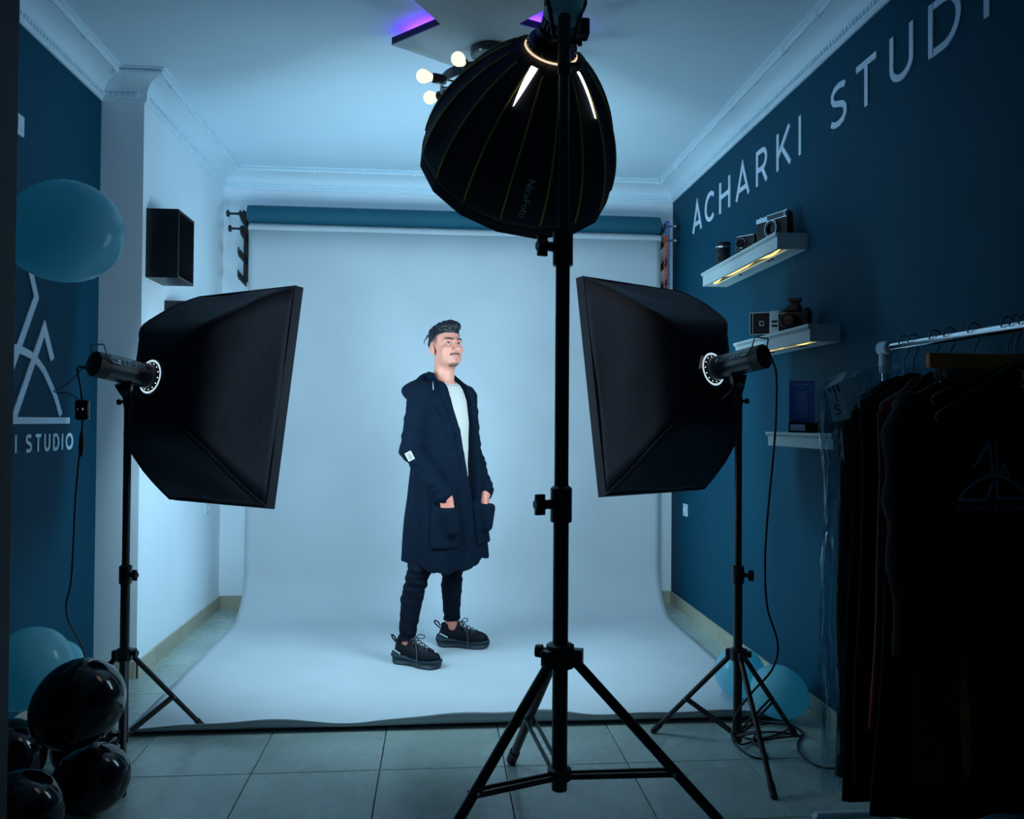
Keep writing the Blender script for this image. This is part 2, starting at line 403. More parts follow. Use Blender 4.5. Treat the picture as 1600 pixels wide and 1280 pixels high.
# plaster cornice: one moulded run for each wall, with dentils and clasps
PROF = [(0, -.124), (.010, -.124), (.014, -.118), (.012, -.112), (.018, -.108), (.018, -.084), (.022, -.080)]
PROF += [(.022+.085*(1-math.cos(math.radians(a))), -.080+.052*math.sin(math.radians(a))) for a in (12, 25, 38, 52, 66, 80)]
PROF += [(.108, -.024)]+[(.116+.010*math.cos(math.radians(a)), -.018+.010*math.sin(math.radians(a))) for a in (225, 270, 315, 0, 45, 90)]
PROF += [(.118, -.007), (.140, -.006), (.140, 0), (0, 0)]
path = [(XR, YF), (XR, YB), (XL, YB), (XL, YP), (XD, YP), (XD, 1.525)]
tn = 0
def seg_normal(i):
    a, b = Vector(path[i]), Vector(path[i+1]); d = (b-a).normalized(); return Vector((-d.y, d.x)), d
for i in range(len(path)-1):
    tn += 1
    n, d = seg_normal(i); a, b = Vector(path[i]), Vector(path[i+1])
    def mit(j):
        if j < 0 or j >= len(path)-2: return None
    def ring(p, j0):
        out = []
        for o, z in PROF:
            m = n
            if 0 <= j0 < len(path)-2 and False: pass
            out.append((o, z))
        return out
    def off(p, other):          # mitred offset direction at an end shared with segment `other`
        if other is None: return n
        n2, _ = seg_normal(other); m = n+n2
        return m/(m.dot(n))
    ma = off(a, i-1 if i > 0 else None); mb_ = off(b, i+1 if i < len(path)-2 else None)
    ra = [Vector((a.x+ma.x*o, a.y+ma.y*o, ZC+z)) for o, z in PROF]; rb = [Vector((b.x+mb_.x*o, b.y+mb_.y*o, ZC+z)) for o, z in PROF]
    tr = struct(MB().loft([ra, rb]).build('trim_%d' % tn, M_trim, smooth=30)); ORG[tr.name] = Vector()
    L = (b-a).length; den = MB(); s = .03
    while s < L-.02:
        p = a+d*s+n*.0205; R = Matrix.Rotation(math.atan2(d.y, d.x), 3, 'Z')
        den.box((p.x, p.y, ZC-.096), (.016, .009, .018), R); s += .027
    if i == 3 or L > .15: tag(den.build('dentil_row', M_trim, tr), kind='stuff')
    s = .14 if L > .5 else L/2
    while s < L-.03:
        p = a+d*s+n*.116; R = Matrix.Rotation(math.atan2(d.y, d.x), 3, 'Z')
        k = MB().sphere((p.x, p.y, ZC-.019), (.020, .015, .016), 10, 6, R)
        for sg in (-1, 1):
            q = p+d*(.026*sg); k.sphere((q.x, q.y, ZC-.019), (.012, .011, .013), 8, 6, R)
        k.build('leaf_clasp', M_trim, tr, smooth=0); s += .33

# ------------------------------------------------------------------ ceiling panel with its purple strip, wheel lamp
pc = thing('ceiling_panel', (.17, 3.43, 2.85), 'white double-diamond ceiling panel lit purple from behind', 'ceiling panel')
OUT = [(-.215, 3.53), (-.008, 3.325), (-.215, 2.95), (.17, 2.62), (.565, 2.92), (.305, 3.29), (.573, 3.41), (.17, 3.80)]
M_panel = mat('panel_white', (.46, .56, .60), .6, noise=.04)
M_panedge_shade = mat('panel_edge', (.02, .02, .05), .6)  # near-black colour carries the shade on the white panel's side faces
MB().prism([Vector((x, y, 2.85)) for x, y in OUT], (0, 0, .006)).build('panel_face', M_panel, pc)
cx, cy = .17, 3.3
edge = MB(); led = MB()
for i in range(8):
    a, b = Vector(OUT[i]), Vector(OUT[(i+1) % 8]); dn = Vector((b.y-a.y, a.x-b.x)).normalized()
    if dn.dot((a+b)/2-Vector((cx, cy))) > 0: dn = -dn
    a_, b_ = a, b
    edge.prism([Vector((a.x, a.y, 2.852)), Vector((b.x, b.y, 2.852)), Vector((b.x+dn.x*.008, b.y+dn.y*.008, 2.852)), Vector((a.x+dn.x*.008, a.y+dn.y*.008, 2.852))], (0, 0, .030))
    a, b = a_.lerp(b_, .18), a_.lerp(b_, .82)
    led.prism([Vector((a.x+dn.x*.045, a.y+dn.y*.045, 2.866)), Vector((b.x+dn.x*.045, b.y+dn.y*.045, 2.866)), Vector((b.x+dn.x*.06, b.y+dn.y*.06, 2.866)), Vector((a.x+dn.x*.06, a.y+dn.y*.06, 2.866))], (0, 0, .005))
edge.build('panel_edge', M_panedge_shade, pc)
led.build('light_strip', M_purp, pc)
MB().box((cx, cy-.02, 2.882), (.25, .3, .056)).build('panel_spacer', M_panel, pc)

wl = thing('wheel_lamp', (.2, 3.42, 2.6), 'dark wheel-shaped ceiling lamp with glowing bare bulbs', 'ceiling lamp')
lc = Vector((.2, 3.40, 2.635))
MB().lathe((lc.x, lc.y+.12, 2.848), (0, 0, -1), [(0, .075), (.005, .08), (.03, .08), (.035, .074)], 24).build('ceiling_mount', M_strobe, wl, 30)
MB().cyl((lc.x, lc.y+.12, 2.82), (lc.x, lc.y+.04, 2.70), .008).cyl((lc.x, lc.y+.04, 2.70), (lc.x, lc.y, 2.63), .008).build('stem', M_blackm, wl, 40)
rim = MB()
NB = 8
for k, (r0, zz, hh_) in enumerate(((.203, 0, .042),)):
    ri = [[lc+Vector((math.cos(2*PI*i/40)*rr, math.sin(2*PI*i/40)*rr, zc)) for rr, zc in ((r0, -hh_/2), (r0+.006, -hh_/2), (r0+.006, hh_/2), (r0, hh_/2))] for i in range(41)]
    rim.loft(ri, False, False)
rim.build('wheel_rim', M_strobe, wl, 40)
MB().lathe(lc+Vector((0, 0, -.02)), (0, 0, 1), [(0, .02), (.004, .028), (.036, .028), (.04, .02)], 16).build('hub', M_strobe, wl, 40)
for i in range(NB):
    an = math.radians(196+45*i); dv = Vector((math.cos(an), math.sin(an), 0))
    MB().cyl(lc+dv*.02, lc+dv*.204, .0035, seg=6).cyl(lc+dv*.02, lc+Vector((math.cos(an+.39), math.sin(an+.39), 0))*.204, .0028, seg=6).build('spoke', M_blackm, wl)
    so = MB().lathe(lc+dv*.19, dv, [(0, .012), (.004, .019), (.055, .020), (.06, .017)], 14).build('socket', M_blackp, wl, 40)
    MB().box(lc+dv*.225+Vector((0, 0, -.0195)), (.018, .012, .002), Matrix.Rotation(an, 3, 'Z')).build('rating_label', M_white, so)
    MB().lathe(lc+dv*.245, dv, [(0, .013), (.012, .015), (.022, .021), (.034, .0265), (.046, .0275), (.058, .0235), (.067, .014), (.070, .002)], 16).build('bulb', M_bulb, so, 0)

# ------------------------------------------------------------------ wall lettering and logo
sg = thing('wall_lettering', (XR, 5.1, 2.463), 'row of large pale raised letters across the dark right wall', 'sign')
for ch, y0, y1 in (('A', 5.168, 4.992), ('C', 4.925, 4.752), ('H', 4.666, 4.479), ('A', 4.392, 4.199), ('R', 4.104, 3.955), ('K', 3.845, 3.685), ('I', 3.600, 3.570),
                   ('S', 3.293, 3.150), ('T', 3.078, 2.929), ('U', 2.839, 2.686), ('D', 2.602, 2.428), ('I', 2.323, 2.293), ('O', 2.2, 2.0)):
    mb = MB(); st, wd = GL[ch]; H_ = .178; kx = (y0-y1)/wd/H_
    for p in st: ribbon(mb, [(a*kx*H_, b*H_) for a, b in p], .0245, Vector((XR, y0, 2.463)), Vector((0, -1, 0)), Vector((0, 0, 1)), Vector((-1, 0, 0)), .004)
    mb.build('letter', M_letter, sg)
lg = thing('wall_logo', (XD, 3.35, 1.1), 'pale arched studio logo with lettering on the dark left wall', 'sign')
def wl_rib(mb, pts, w): ribbon(mb, pts, w, Vector((XD, 0, 0)), Vector((0, 1, 0)), Vector((0, 0, 1)), Vector((1, 0, 0)), .004)
YM = 3.30                       # the logo's middle, partly hidden by the doorway wall
mb = MB(); arcp = [(3.30, 1.522), (3.353, 1.520), (3.432, 1.512), (3.505, 1.494), (3.583, 1.452), (3.64, 1.40), (3.694, 1.345), (3.75, 1.262), (3.79, 1.243)]
arcp = spline([(a, b, 0) for a, b in arcp[:-1]], 4); arcp = [(p.x, p.y) for p in arcp]
wl_rib(mb, [(2*YM-a, b) for a, b in arcp[:0:-1]]+arcp, .030)
mb.build('logo_arc', M_letter, lg)
mb = MB(); wl_rib(mb, [(3.452, 1.86), (3.515, 1.742), (3.365, 1.502), (3.20, 1.245)], .036); mb.build('logo_stroke', M_letter, lg)
mb = MB(); wl_rib(mb, [(3.345, 1.240), (3.588, 1.625), (3.662, 1.498)], .036); mb.build('logo_stroke', M_letter, lg)
mb = MB(); wl_rib(mb, [(3.335, 1.240), (3.835, 1.240)], .027); mb.build('logo_base', M_letter, lg)
mb = MB(); wl_rib(mb, [(3.20, 1.240), (2.78, 1.240)], .027); mb.build('logo_base', M_letter, lg)
word = 'ACHARKI STUDIO'; size = .070; tot = 0
yy = 3.875-text_len('STUDIO', .42)*size
for part_, y_ in (('STUDIO', yy), ('ACHARKI', yy-.075-text_len('ACHARKI', .42)*size)):
    x = 0
    for ch in part_:
        mb = MB(); text3(mb, ch, (XD, y_+x*size, 1.113), (0, 1, 0), (0, 0, 1), (1, 0, 0), size, .2, .003); mb.build('letter', M_letter, lg); x += GL[ch][1]+.42

# ------------------------------------------------------------------ switch plates
def plate(name, c, n, label, cat='socket', kind='socket'):
    n = Vector(n); t = thing(name, c, label, cat); c = Vector(c); R = Matrix.Rotation(math.atan2(n.y, n.x), 3, 'Z')
    MB().box(c+n*.005, (.010, .08, .08), R, bev=.003).build('plate', M_white, t)
    if kind == 'socket':
        MB().lathe(c+n*.0102, n, [(0, .026), (.003, .026), (.003, .022), (-.004, .02)], 24).build('socket_well', M_white, t, 40)
        for s in (-1, 1): MB().cyl(c+n*.0065+R @ Vector((0, s*.009, 0)), c+n*.0075+R @ Vector((0, s*.009, 0)), .0025, seg=8).build('pin_hole', M_blackp, t)
    else: MB().box(c+n*.012, (.006, .035, .045), R, bev=.002).build('rocker', M_white, t)
plate('wall_socket', (XR, 5.295, .681), (-1, 0, 0), 'white wall socket low on the dark right wall')
plate('wall_socket', (XL, 5.304, .702), (1, 0, 0), 'white wall socket on the white wall beneath the left softbox')
plate('light_switch', (XD, 3.345, 2.39), (1, 0, 0), 'white switch plate high on the dark left wall', 'switch', 'switch')

# ------------------------------------------------------------------ black cube shelves on the white wall
def cube_shelf(y0, y1, z0, z1, label):
    d = .155; t = thing('cube_shelf', (XL, (y0+y1)/2, z0), label, 'shelf', 'black cube shelves on the white wall'); w = .012
    x0, x1 = XL, XL+d; ym = (y0+y1)/2; zm = (z0+z1)/2
    for nm, c, s in (('side_panel', (x0+d/2, y0+w/2, zm), (d, w, z1-z0)), ('side_panel', (x0+d/2, y1-w/2, zm), (d, w, z1-z0)),
                     ('top_panel', (x0+d/2, ym, z1-w/2), (d, y1-y0-2*w, w)), ('bottom_panel', (x0+d/2, ym, z0+w/2), (d, y1-y0-2*w, w)), ('back_panel', (x0+.004, ym, zm), (.006, y1-y0-2*w, z1-z0-2*w))):
        MB().box(c, s, bev=.0012 if nm != 'back_panel' else 0).build(nm, M_blackp, t)
cube_shelf(4.185, 4.445, 1.945, 2.285, 'upper black open cube shelf on the white wall')
cube_shelf(4.47, 4.77, 1.50, 1.872, 'lower black cube shelf mostly hidden by the left softbox')

# ================================================================== backdrop on its wall hooks
BX0, BX1 = -1.232, 1.475
bd = thing('paper_backdrop', (0, 5.2, 0), 'pale blue-grey seamless paper sweep from roll to floor behind the man', 'backdrop')
ycen, zr, rr = 5.475, 2.487, .034
prof = [(ycen-rr-.001, 2.475), (ycen-rr, 2.3), (5.443, 1.6), (5.440, .9), (5.436, .45)]
prof += [(5.436-.32*(1-math.cos(math.radians(a))), .005+.32*(1-math.sin(math.radians(a)))) for a in (10, 22, 34, 46, 58, 70, 80, 90)]
prof += [(5.0-.1045*i, .005) for i in range(0, 16)]
NX = 72; rows = []
for k, (y, z) in enumerate(prof):
    row = []
    for i in range(NX+1):
        x = BX0+(BX1-BX0)*i/NX; dy = 0; dz = 0
        if z > .4: dy = .004*math.sin(x*2.3+z*1.1)*min(1, (2.47-z)*2)+.002*math.sin(x*6.1+z*3)
        if k == len(prof)-1: dz = .002
        row.append(Vector((x, y+dy, z+dz)))
    rows.append(row)
# the cut front end curls up off the floor, unevenly
for (dy, up) in ((-.022, .10), (-.038, .36), (-.046, .70), (-.049, 1.0)):
    row = []
    for i in range(NX+1):
        x = BX0+(BX1-BX0)*i/NX
        wv = .042+.010*math.sin(x*2.2+1.5)+.006*math.sin(x*7+.4)+.003*math.sin(x*17)
        wv += .016*math.exp(-((x-.45)/.16)**2)-.018*math.exp(-((x+.33)/.14)**2)+.008*math.exp(-((x-1.3)/.2)**2)
        y = prof[-1][0]+dy-.03*(x-BX0)/(BX1-BX0)*.0
        row.append(Vector((x, y, .007+max(.012, wv)*up)))
    rows.append(row)
o = MB().loft([[p for p in r] for r in rows], closed=False).build('paper_sheet', M_paper, bd, smooth=60)
md = o.modifiers.new('thickness', 'SOLIDIFY'); md.thickness = .0012; md.offset = 0
MB().lathe((BX0-.003, ycen, zr), (1, 0, 0), [(0, .024), (0, rr), (BX1-BX0+.006, rr), (BX1-BX0+.006, .024), (BX1-BX0-.06, .024)], 28, cap=False).build('paper_roll', M_paper, bd, 40)
MB().lathe((BX0-.008, ycen, zr), (1, 0, 0), [(.03, .018), (0, .018), (0, .0245), (BX1-BX0+.016, .0245), (BX1-BX0+.016, .018), (BX1-BX0-.02, .018)], 20, cap=False).build('core_tube', M_tube, bd, 40)
tr_ = thing('teal_paper_roll', (0, 5.475, 2.575), 'dark teal rolled paper backdrop above the pale roll', 'paper roll')
MB().lathe((-1.243, 5.47, 2.583), (1, 0, 0), [(0, .026), (0, .055), (.03, .057), (2.67, .057), (2.715, .056), (2.715, .026)], 32, cap=False).build('rolled_paper', M_teal, tr_, 40)
MB().lathe((-1.248, 5.47, 2.583), (1, 0, 0), [(.03, .019), (0, .019), (0, .026), (2.725, .026), (2.725, .019), (2.7, .019)], 20, cap=False).build('core_tube', M_tube, tr_, 40)

def hook_bracket(side, label):
    x = -1.286 if side < 0 else 1.503
    t = thing('backdrop_bracket', (x, YB, 2.4), label, 'bracket', 'backdrop wall brackets')
    MB().box((x, YB-.020, 2.385), (.03, .04, .44), bev=.003).build('rail', M_blackm, t)
    MB().box((x-side*.0, YB-.012, 2.172), (.045, .03, .014), bev=.002).build('end_stop', M_blackm, t)
    for z, y in ((2.583, 5.47), (2.487, 5.475), (2.34, 5.42), (2.195, 5.42)):
        P = [Vector((x-.004, YB-.02, z-.06)), Vector((x-.004, YB-.02, z-.02)), Vector((x-.004, y+.012, z+.004)), Vector((x-.004, y+.008, z-.012)), Vector((x-.004, y-.010, z-.016)),
             Vector((x-.004, y-.018, z+.012)), Vector((x-.004, y-.026, z+.012)), Vector((x-.004, y-.026, z-.028)), Vector((x-.004, y, z-.044))]
        MB().prism(P, (.008, 0, 0)).build('hook', M_blackm, t)
    return t
hook_bracket(-1, 'black four-hook backdrop bracket at the left end of the rolls')
hook_bracket(1, 'black four-hook backdrop bracket at the right end of the rolls')
def expander(p, side, label, m):
    t = thing('roll_expander', p, label, 'expander', 'backdrop roll expanders'); p = Vector(p); d = Vector((side, 0, 0))
    MB().lathe(p, d, [(-.02, .018), (0, .018), (.004, .024), (.014, .024), (.016, .012), (.024, .012), (.026, .022), (.036, .022), (.040, .010)], 18).build('collar', m, t, 40)
    MB().lathe(p, d, [(.036, .009), (.075, .007), (.095, .008), (.105, .013)], 14).build('spindle', m, t, 40)
    MB().lathe(p, d, [(.100, .012), (.103, .021), (.111, .023), (.117, .019), (.119, .008)], 18).build('knob', M_blackp, t, 40)
expander((-1.262, 5.47, 2.583), -1, 'black knobbed expander in the left end of the teal roll', M_blackp)
expander((-1.250, 5.475, 2.487), -1, 'black knobbed expander in the left end of the pale roll', M_blackp)
expander((1.485, 5.47, 2.583), 1, 'metal expander with dark knob at the right end of the teal roll', M_steel)
expander((1.488, 5.475, 2.487), 1, 'metal expander with dark knob at the right end of the pale roll', M_steel)
def chain(x0, x1, ztop, zbot, y, material, label):
    mb = MB(); n = int((ztop-zbot)/.016)
    for sx in (x0, x1):
        for i in range(n):
            z = ztop-.016*i; R = Matrix.Rotation(PI/2*(i % 2), 3, 'Z')
            pts = [Vector((sx, y, z))+R @ Vector((.0055*math.cos(a), 0, .0105*math.sin(a))) for a in [2*PI*k/8 for k in range(8)]]
            mb.tube(pts, .0022, 5, True)
    for k in range(5):
        a = PI*k/4
        for zz, sg_ in ((ztop, 1), (zbot, -1)):
            mb.sphere(((x0+x1)/2+(x1-x0)/2*math.cos(a), y, zz+sg_*(x1-x0)*.5*math.sin(a)), .004, 6, 4)
    return tag(mb.build('pull_chain', material, None, 40), label, 'chain')
M_cblue = mat('blue_chain', (.03, .10, .42), .35); M_cor = mat('orange_chain', (.62, .10, .02), .4)
chain(1.512, 1.530, 2.60, 1.95, 5.44, M_cblue, 'blue plastic pull chain looped over the teal roll')
chain(1.498, 1.509, 2.50, 1.95, 5.425, M_cor, 'orange plastic pull chain hanging from the pale roll')

# ================================================================== wall shelves and what stands on them
M_shelf = mat('shelf_white', (.50, .64, .66), .5, noise=.05, nscale=12, bump=.05)
def wall_shelf(y0, y1, z0, z1, xf, label, lit):
    t = thing('wall_shelf', (XR, (y0+y1)/2, z0), label, 'shelf', 'white wall shelves'); w = .016; D = XR-xf; xm = (XR+xf)/2; L = y1-y0; ym = (y0+y1)/2
    MB().box((xm, ym, z1-.008), (D, L, .016)).build('top_board', M_shelf, t)
    MB().box((xf+w/2, ym, (z0+z1)/2-.008), (w, L, z1-z0-.016), bev=.0015).build('front_board', M_shelf, t)
    for yy_ in (y0+w/2, y1-w/2): MB().box((xm+w/2, yy_, (z0+z1)/2-.008), (D-w, w, z1-z0-.016)).build('end_board', M_shelf, t)
    MB().box((XR-.01, ym, (z0+z1)/2-.012), (.02, L-2*w, z1-z0-.024)).build('wall_batten', M_shelf, t)
    lip = MB().box((xf-.004, ym, z1-.004), (.012, L+.012, .010)).build('lip', M_shelf, t)
    dn = MB(); s = y0+.006
    while s < y1: dn.box((xf-.004, s, z1-.0135), (.008, .007, .010)); s += .0145
    tag(dn.build('dentil_row', M_shelf, t), kind='stuff')
    if lit:
        pts = [(xf+.034+.010*math.sin(i*.55), y0+.05+(L-.12)*i/26, z0+.009+.003*math.cos(i*.9)) for i in range(27)]
        MB().box((XR-.04, ym, z0+.005), (.08, L-2*w, .008)).build('bottom_board', M_shelf, t)
        MB().tube(spline(pts, 3), .006, 8).build('rope_light', M_warm, t, 0)
        for f in (.22, .26, .62): MB().box((XR-.068, y0+L*f, z0-.001), (.012, .010, .006)).build('clip', M_blackp, t)
    return z1
Z1 = wall_shelf(3.51, 4.54, 2.020, 2.092, 1.474, 'top white wall shelf with warm rope light beneath', True)
Z2 = wall_shelf(3.21, 4.05, 1.583, 1.652, 1.485, 'middle white wall shelf holding the movie camera', True)
Z3 = wall_shelf(3.00, 3.62, 1.152, 1.212, 1.480, 'lowest white wall shelf holding the blue plaque', False)
UP = Vector((0, 0, 1))
# loose lens, standing on its rear cap
t = thing('camera_lens', (1.515, 4.32, Z1), 'black camera lens standing upright on the top shelf', 'lens')
MB().lathe((1.515, 4.32, Z1), UP, [(0, .030), (.004, .033), (.03, .033), (.034, .037)], 28).build('mount_ring', M_blackp, t, 40)
b_ = MB()
b_.lathe((1.515, 4.32, Z1), UP, [(.034, .037), (.05, .038), (.052, .0365), (.08, .0365), (.082, .0385), (.098, .0385), (.1, .037)], 28); b_.build('focus_barrel', M_blackg, t, 40)
MB().lathe((1.515, 4.32, Z1), UP, [(.1, .0385), (.104, .040), (.107, .040)], 28).build('silver_ring', M_chrome, t, 40)
MB().lathe((1.515, 4.32, Z1), UP, [(.107, .039), (.125, .040), (.128, .037), (.128, .033), (.118, .030)], 28).build('front_rim', M_blackp, t, 40)
def obox(c, size, bev, yaw, nm, m, t, **k):
    return MB().box(c, size, Matrix.Rotation(yaw, 3, 'Z'), bev).build(nm, m, t, **k)
def pt(base, yaw, x, y, z): return Vector(base)+Matrix.Rotation(yaw, 3, 'Z') @ Vector((x, y, z))
# local frame for cameras: -x is the lens direction (towards the room), y is the width
M_leather = mat('black_leatherette', (.010, .011, .014), .6, bump=.3, bscale=300)
base, yw = (1.52, 3.98, Z1), math.radians(38)
t = thing('folding_camera', base, 'small vintage box camera with ringed lens on the top shelf', 'camera')
obox(pt(base, yw, 0, 0, .052), (.05, .10, .07), .004, yw, 'body', M_leather, t)
obox(pt(base, yw, 0, 0, .089), (.045, .095, .006), .002, yw, 'top_plate', M_steel, t)
obox(pt(base, yw, 0, 0, .0085), (.06, .07, .017), .003, yw, 'case_foot', M_leather, t)
d = Matrix.Rotation(yw, 3, 'Z') @ Vector((-1, 0, 0))
MB().lathe(pt(base, yw, -.025, .018, .05), d, [(0, .026), (.008, .026), (.010, .022), (.016, .022), (.016, .014), (.012, .012)], 24).build('lens', M_blackg, t, 40)
MB().lathe(pt(base, yw, -.0262, .018, .05), d, [(0, .0265), (.009, .0265), (.009, .0235), (0, .0235)], 24, cap=False).build('lens_ring', M_chrome, t, 40)
e_ = MB()
for sy, sz, ly, lz in ((0, .085, .1, .002), (0, .019, .1, .002), (-.049, .052, .002, .068), (.049, .052, .002, .068)): e_.box(pt(base, yw, -.0255, sy, sz), (.002, ly, lz), Matrix.Rotation(yw, 3, 'Z'))
e_.build('chrome_edging', M_steel, t)
base, yw = (1.525, 3.66, Z1), math.radians(20)
t = thing('chrome_camera', base, 'old film camera with chrome top plate at the near end of the top shelf', 'camera')
obox(pt(base, yw, 0, 0, .045), (.04, .20, .09), .006, yw, 'body', M_leather, t)
obox(pt(base, yw, 0, .062, .100), (.044, .075, .022), .003, yw, 'left_top_plate', M_chrome, t)
obox(pt(base, yw, -.002, -.035, .101), (.036, .125, .024), .003, yw, 'finder_window', M_strobe, t)
for z in (.114, .0885): obox(pt(base, yw, -.0205, -.035, z), (.004, .125, .004), .001, yw, 'chrome_bar', M_chrome, t)
obox(pt(base, yw, -.0205, -.085, .101), (.004, .005, .03), .001, yw, 'chrome_bar', M_chrome, t)
for yy_, rr_, hh_ in ((.085, .009, .010), (.055, .010, .008), (-.08, .013, .012), (-.052, .006, .01)): MB().lathe(pt(base, yw, 0, yy_, .111), UP, [(0, rr_), (hh_*.8, rr_), (hh_, rr_*.8)], 16).build('dial', M_chrome, t, 40)
d = Matrix.Rotation(yw, 3, 'Z') @ Vector((-1, 0, 0))
MB().lathe(pt(base, yw, -.02, -.015, .046), d, [(0, .038), (.018, .038), (.020, .033), (.020, .024), (.008, .020)], 28).build('lens', M_blackg, t, 40)
MB().lathe(pt(base, yw, -.021, -.015, .046), d, [(0, .0385), (.0195, .0385), (.0195, .0355), (0, .0355)], 28, cap=False).build('lens_ring', M_chrome, t, 40)
for s in (-1, 1): MB().lathe(pt(base, yw, 0, s*.101, .075), Matrix.Rotation(yw, 3, 'Z') @ Vector((0, s, 0)), [(0, .004), (.008, .004)], 8).build('strap_lug', M_chrome, t)
# movie camera on the middle shelf
base, yw = (1.53, 3.78, Z2), math.radians(62)
t = thing('movie_camera', base, 'boxy silver and black movie camera on the middle shelf', 'movie camera')
obox(pt(base, yw, 0, 0, .068), (.055, .135, .10), .004, yw, 'body', M_blackp, t)
obox(pt(base, yw, -.0285, -.045, .072), (.004, .045, .106), .001, yw, 'silver_panel', M_dimpl, t)
e_ = MB()
for sy, sz, ly, lz in ((.0215, .119, .092, .003), (.0215, .0175, .092, .003), (.066, .068, .003, .104), (.053, .068, .002, .104)): e_.box(pt(base, yw, -.0290, sy, sz), (.003, ly, lz), Matrix.Rotation(yw, 3, 'Z'))
e_.build('silver_edging', M_dimpl, t)
obox(pt(base, yw, -.0292, .012, .068), (.003, .022, .022), .0008, yw, 'maker_badge', M_dimpl, t)
obox(pt(base, yw, -.0312, .012, .068), (.002, .015, .015), .0006, yw, 'badge_mark', M_blackp, t)
for z in (.055, .075): obox(pt(base, yw, -.0312, -.045, z), (.002, .026, .010), .0008, yw, 'control_label', M_blackp, t)
obox(pt(base, yw, 0, -.02, .008), (.05, .10, .018), .003, yw, 'grip_base', M_blackp, t)
d = Matrix.Rotation(yw, 3, 'Z') @ Vector((0, -1, 0))
MB().lathe(pt(base, yw, -.002, -.067, .075), d, [(0, .034), (.012, .034), (.014, .028), (.045, .028), (.048, .037), (.072, .038), (.074, .033), (.066, .028)], 28).build('lens', M_blackg, t, 40)
base, yw = (1.535, 3.46, Z2), math.radians(48)
t = thing('reflex_camera', base, 'black reflex camera with raised flash on the middle shelf', 'camera')
obox(pt(base, yw, 0, 0, .045), (.045, .135, .088), .009, yw, 'body', M_blackp, t)
obox(pt(base, yw, -.012, 0, .096), (.05, .055, .028), .006, yw, 'prism_hump', M_blackp, t)
obox(pt(base, yw, -.006, 0, .135), (.02, .055, .018), .003, yw, 'flash_head', M_blackp, t)
obox(pt(base, yw, .006, 0, .118), (.008, .04, .03), .002, yw, 'flash_arm', M_blackp, t)
obox(pt(base, yw, -.028, -.05, .045), (.022, .032, .075), .007, yw, 'grip', M_leather, t)
d = Matrix.Rotation(yw, 3, 'Z') @ Vector((-1, 0, 0))
MB().lathe(pt(base, yw, -.02, .01, .042), d, [(0, .034), (.02, .034), (.022, .031), (.05, .031), (.052, .029), (.045, .023)], 28).build('lens', M_blackg, t, 40)
for yy_ in (.045, -.05): MB().lathe(pt(base, yw, .002, yy_, .088), UP, [(0, .012), (.008, .012), (.01, .010)], 16).build('dial', M_blackg, t, 40)
obox(pt(base, yw, -.0228, .052, .079), (.002, .03, .007), .0006, yw, 'name_print', M_dimpl, t)
# blue plaque on its black foot
base, yw = (1.548, 3.40, Z3), math.radians(58)
t = thing('award_plaque', base, 'blue glass award plaque on a black foot on the lowest shelf', 'plaque')
M_plaq = mat('blue_plaque', (.045, .16, .52), .25, noise=.08, nscale=9); M_glassedge = mat('glass_edge', (.18, .38, .48), .1)
M_printb = mat('plaque_print', (.18, .34, .72), .4)
obox(pt(base, yw, 0, 0, .022), (.05, .12, .043), .003, yw, 'foot', M_blackg, t)
obox(pt(base, yw, -.0255, .022, .022), (.002, .060, .026), .0006, yw, 'name_plate', M_letter, t)
obox(pt(base, yw, .002, .008, .135), (.010, .108, .185), .002, yw, 'glass_slab', M_glassedge, t)
obox(pt(base, yw, -.0038, .008, .133), (.002, .098, .176), .0005, yw, 'blue_face', M_plaq, t)
pr = MB()
for i in range(13): pr.box(pt(base, yw, -.0050, .008+.004*math.sin(i*2.1), .175-.0072*i), (.0006, .05-.012*((i*7) % 3)*.5, .0032), Matrix.Rotation(yw, 3, 'Z'))
pr.box(pt(base, yw, -.0050, .008, .205), (.0006, .07, .003), Matrix.Rotation(yw, 3, 'Z')).box(pt(base, yw, -.0050, .008, .192), (.0006, .022, .004), Matrix.Rotation(yw, 3, 'Z'))
pr.build('printed_lines', M_printb, t)
for i in range(7): MB().cyl(pt(base, yw, -.0055, .028-.011*i*.62, .062+.003*(i % 3)), pt(base, yw, -.0055, .028-.011*i*.62, .072+.004*((i*5) % 4)), .0022, seg=6).build('printed_glyph', M_printb, t)
t = thing('white_disc', (1.56, 3.06, Z3), 'small pale round disc standing at the near end of the lowest shelf', 'disc')
P = [Vector((1.56, 3.06+.045*math.cos(a), Z3-.001+.045*math.sin(a))) for a in [PI*k/20 for k in range(21)]]
yw = math.radians(58); P = [Vector((1.56, 3.06, Z3))+Matrix.Rotation(yw, 3, 'Z') @ Vector((0, .043*math.cos(a), .034*math.sin(a))) for a in [PI*k/20 for k in range(21)]]
dn = Matrix.Rotation(yw, 3, 'Z') @ Vector((-1, 0, 0))
MB().prism(P, dn*.008).build('disc_face', M_shelf, t)
MB().box(Vector((1.56, 3.06, Z3+.003))-dn*.012, (.03, .05, .006), Matrix.Rotation(yw, 3, 'Z')).build('easel_foot', M_shelf, t)

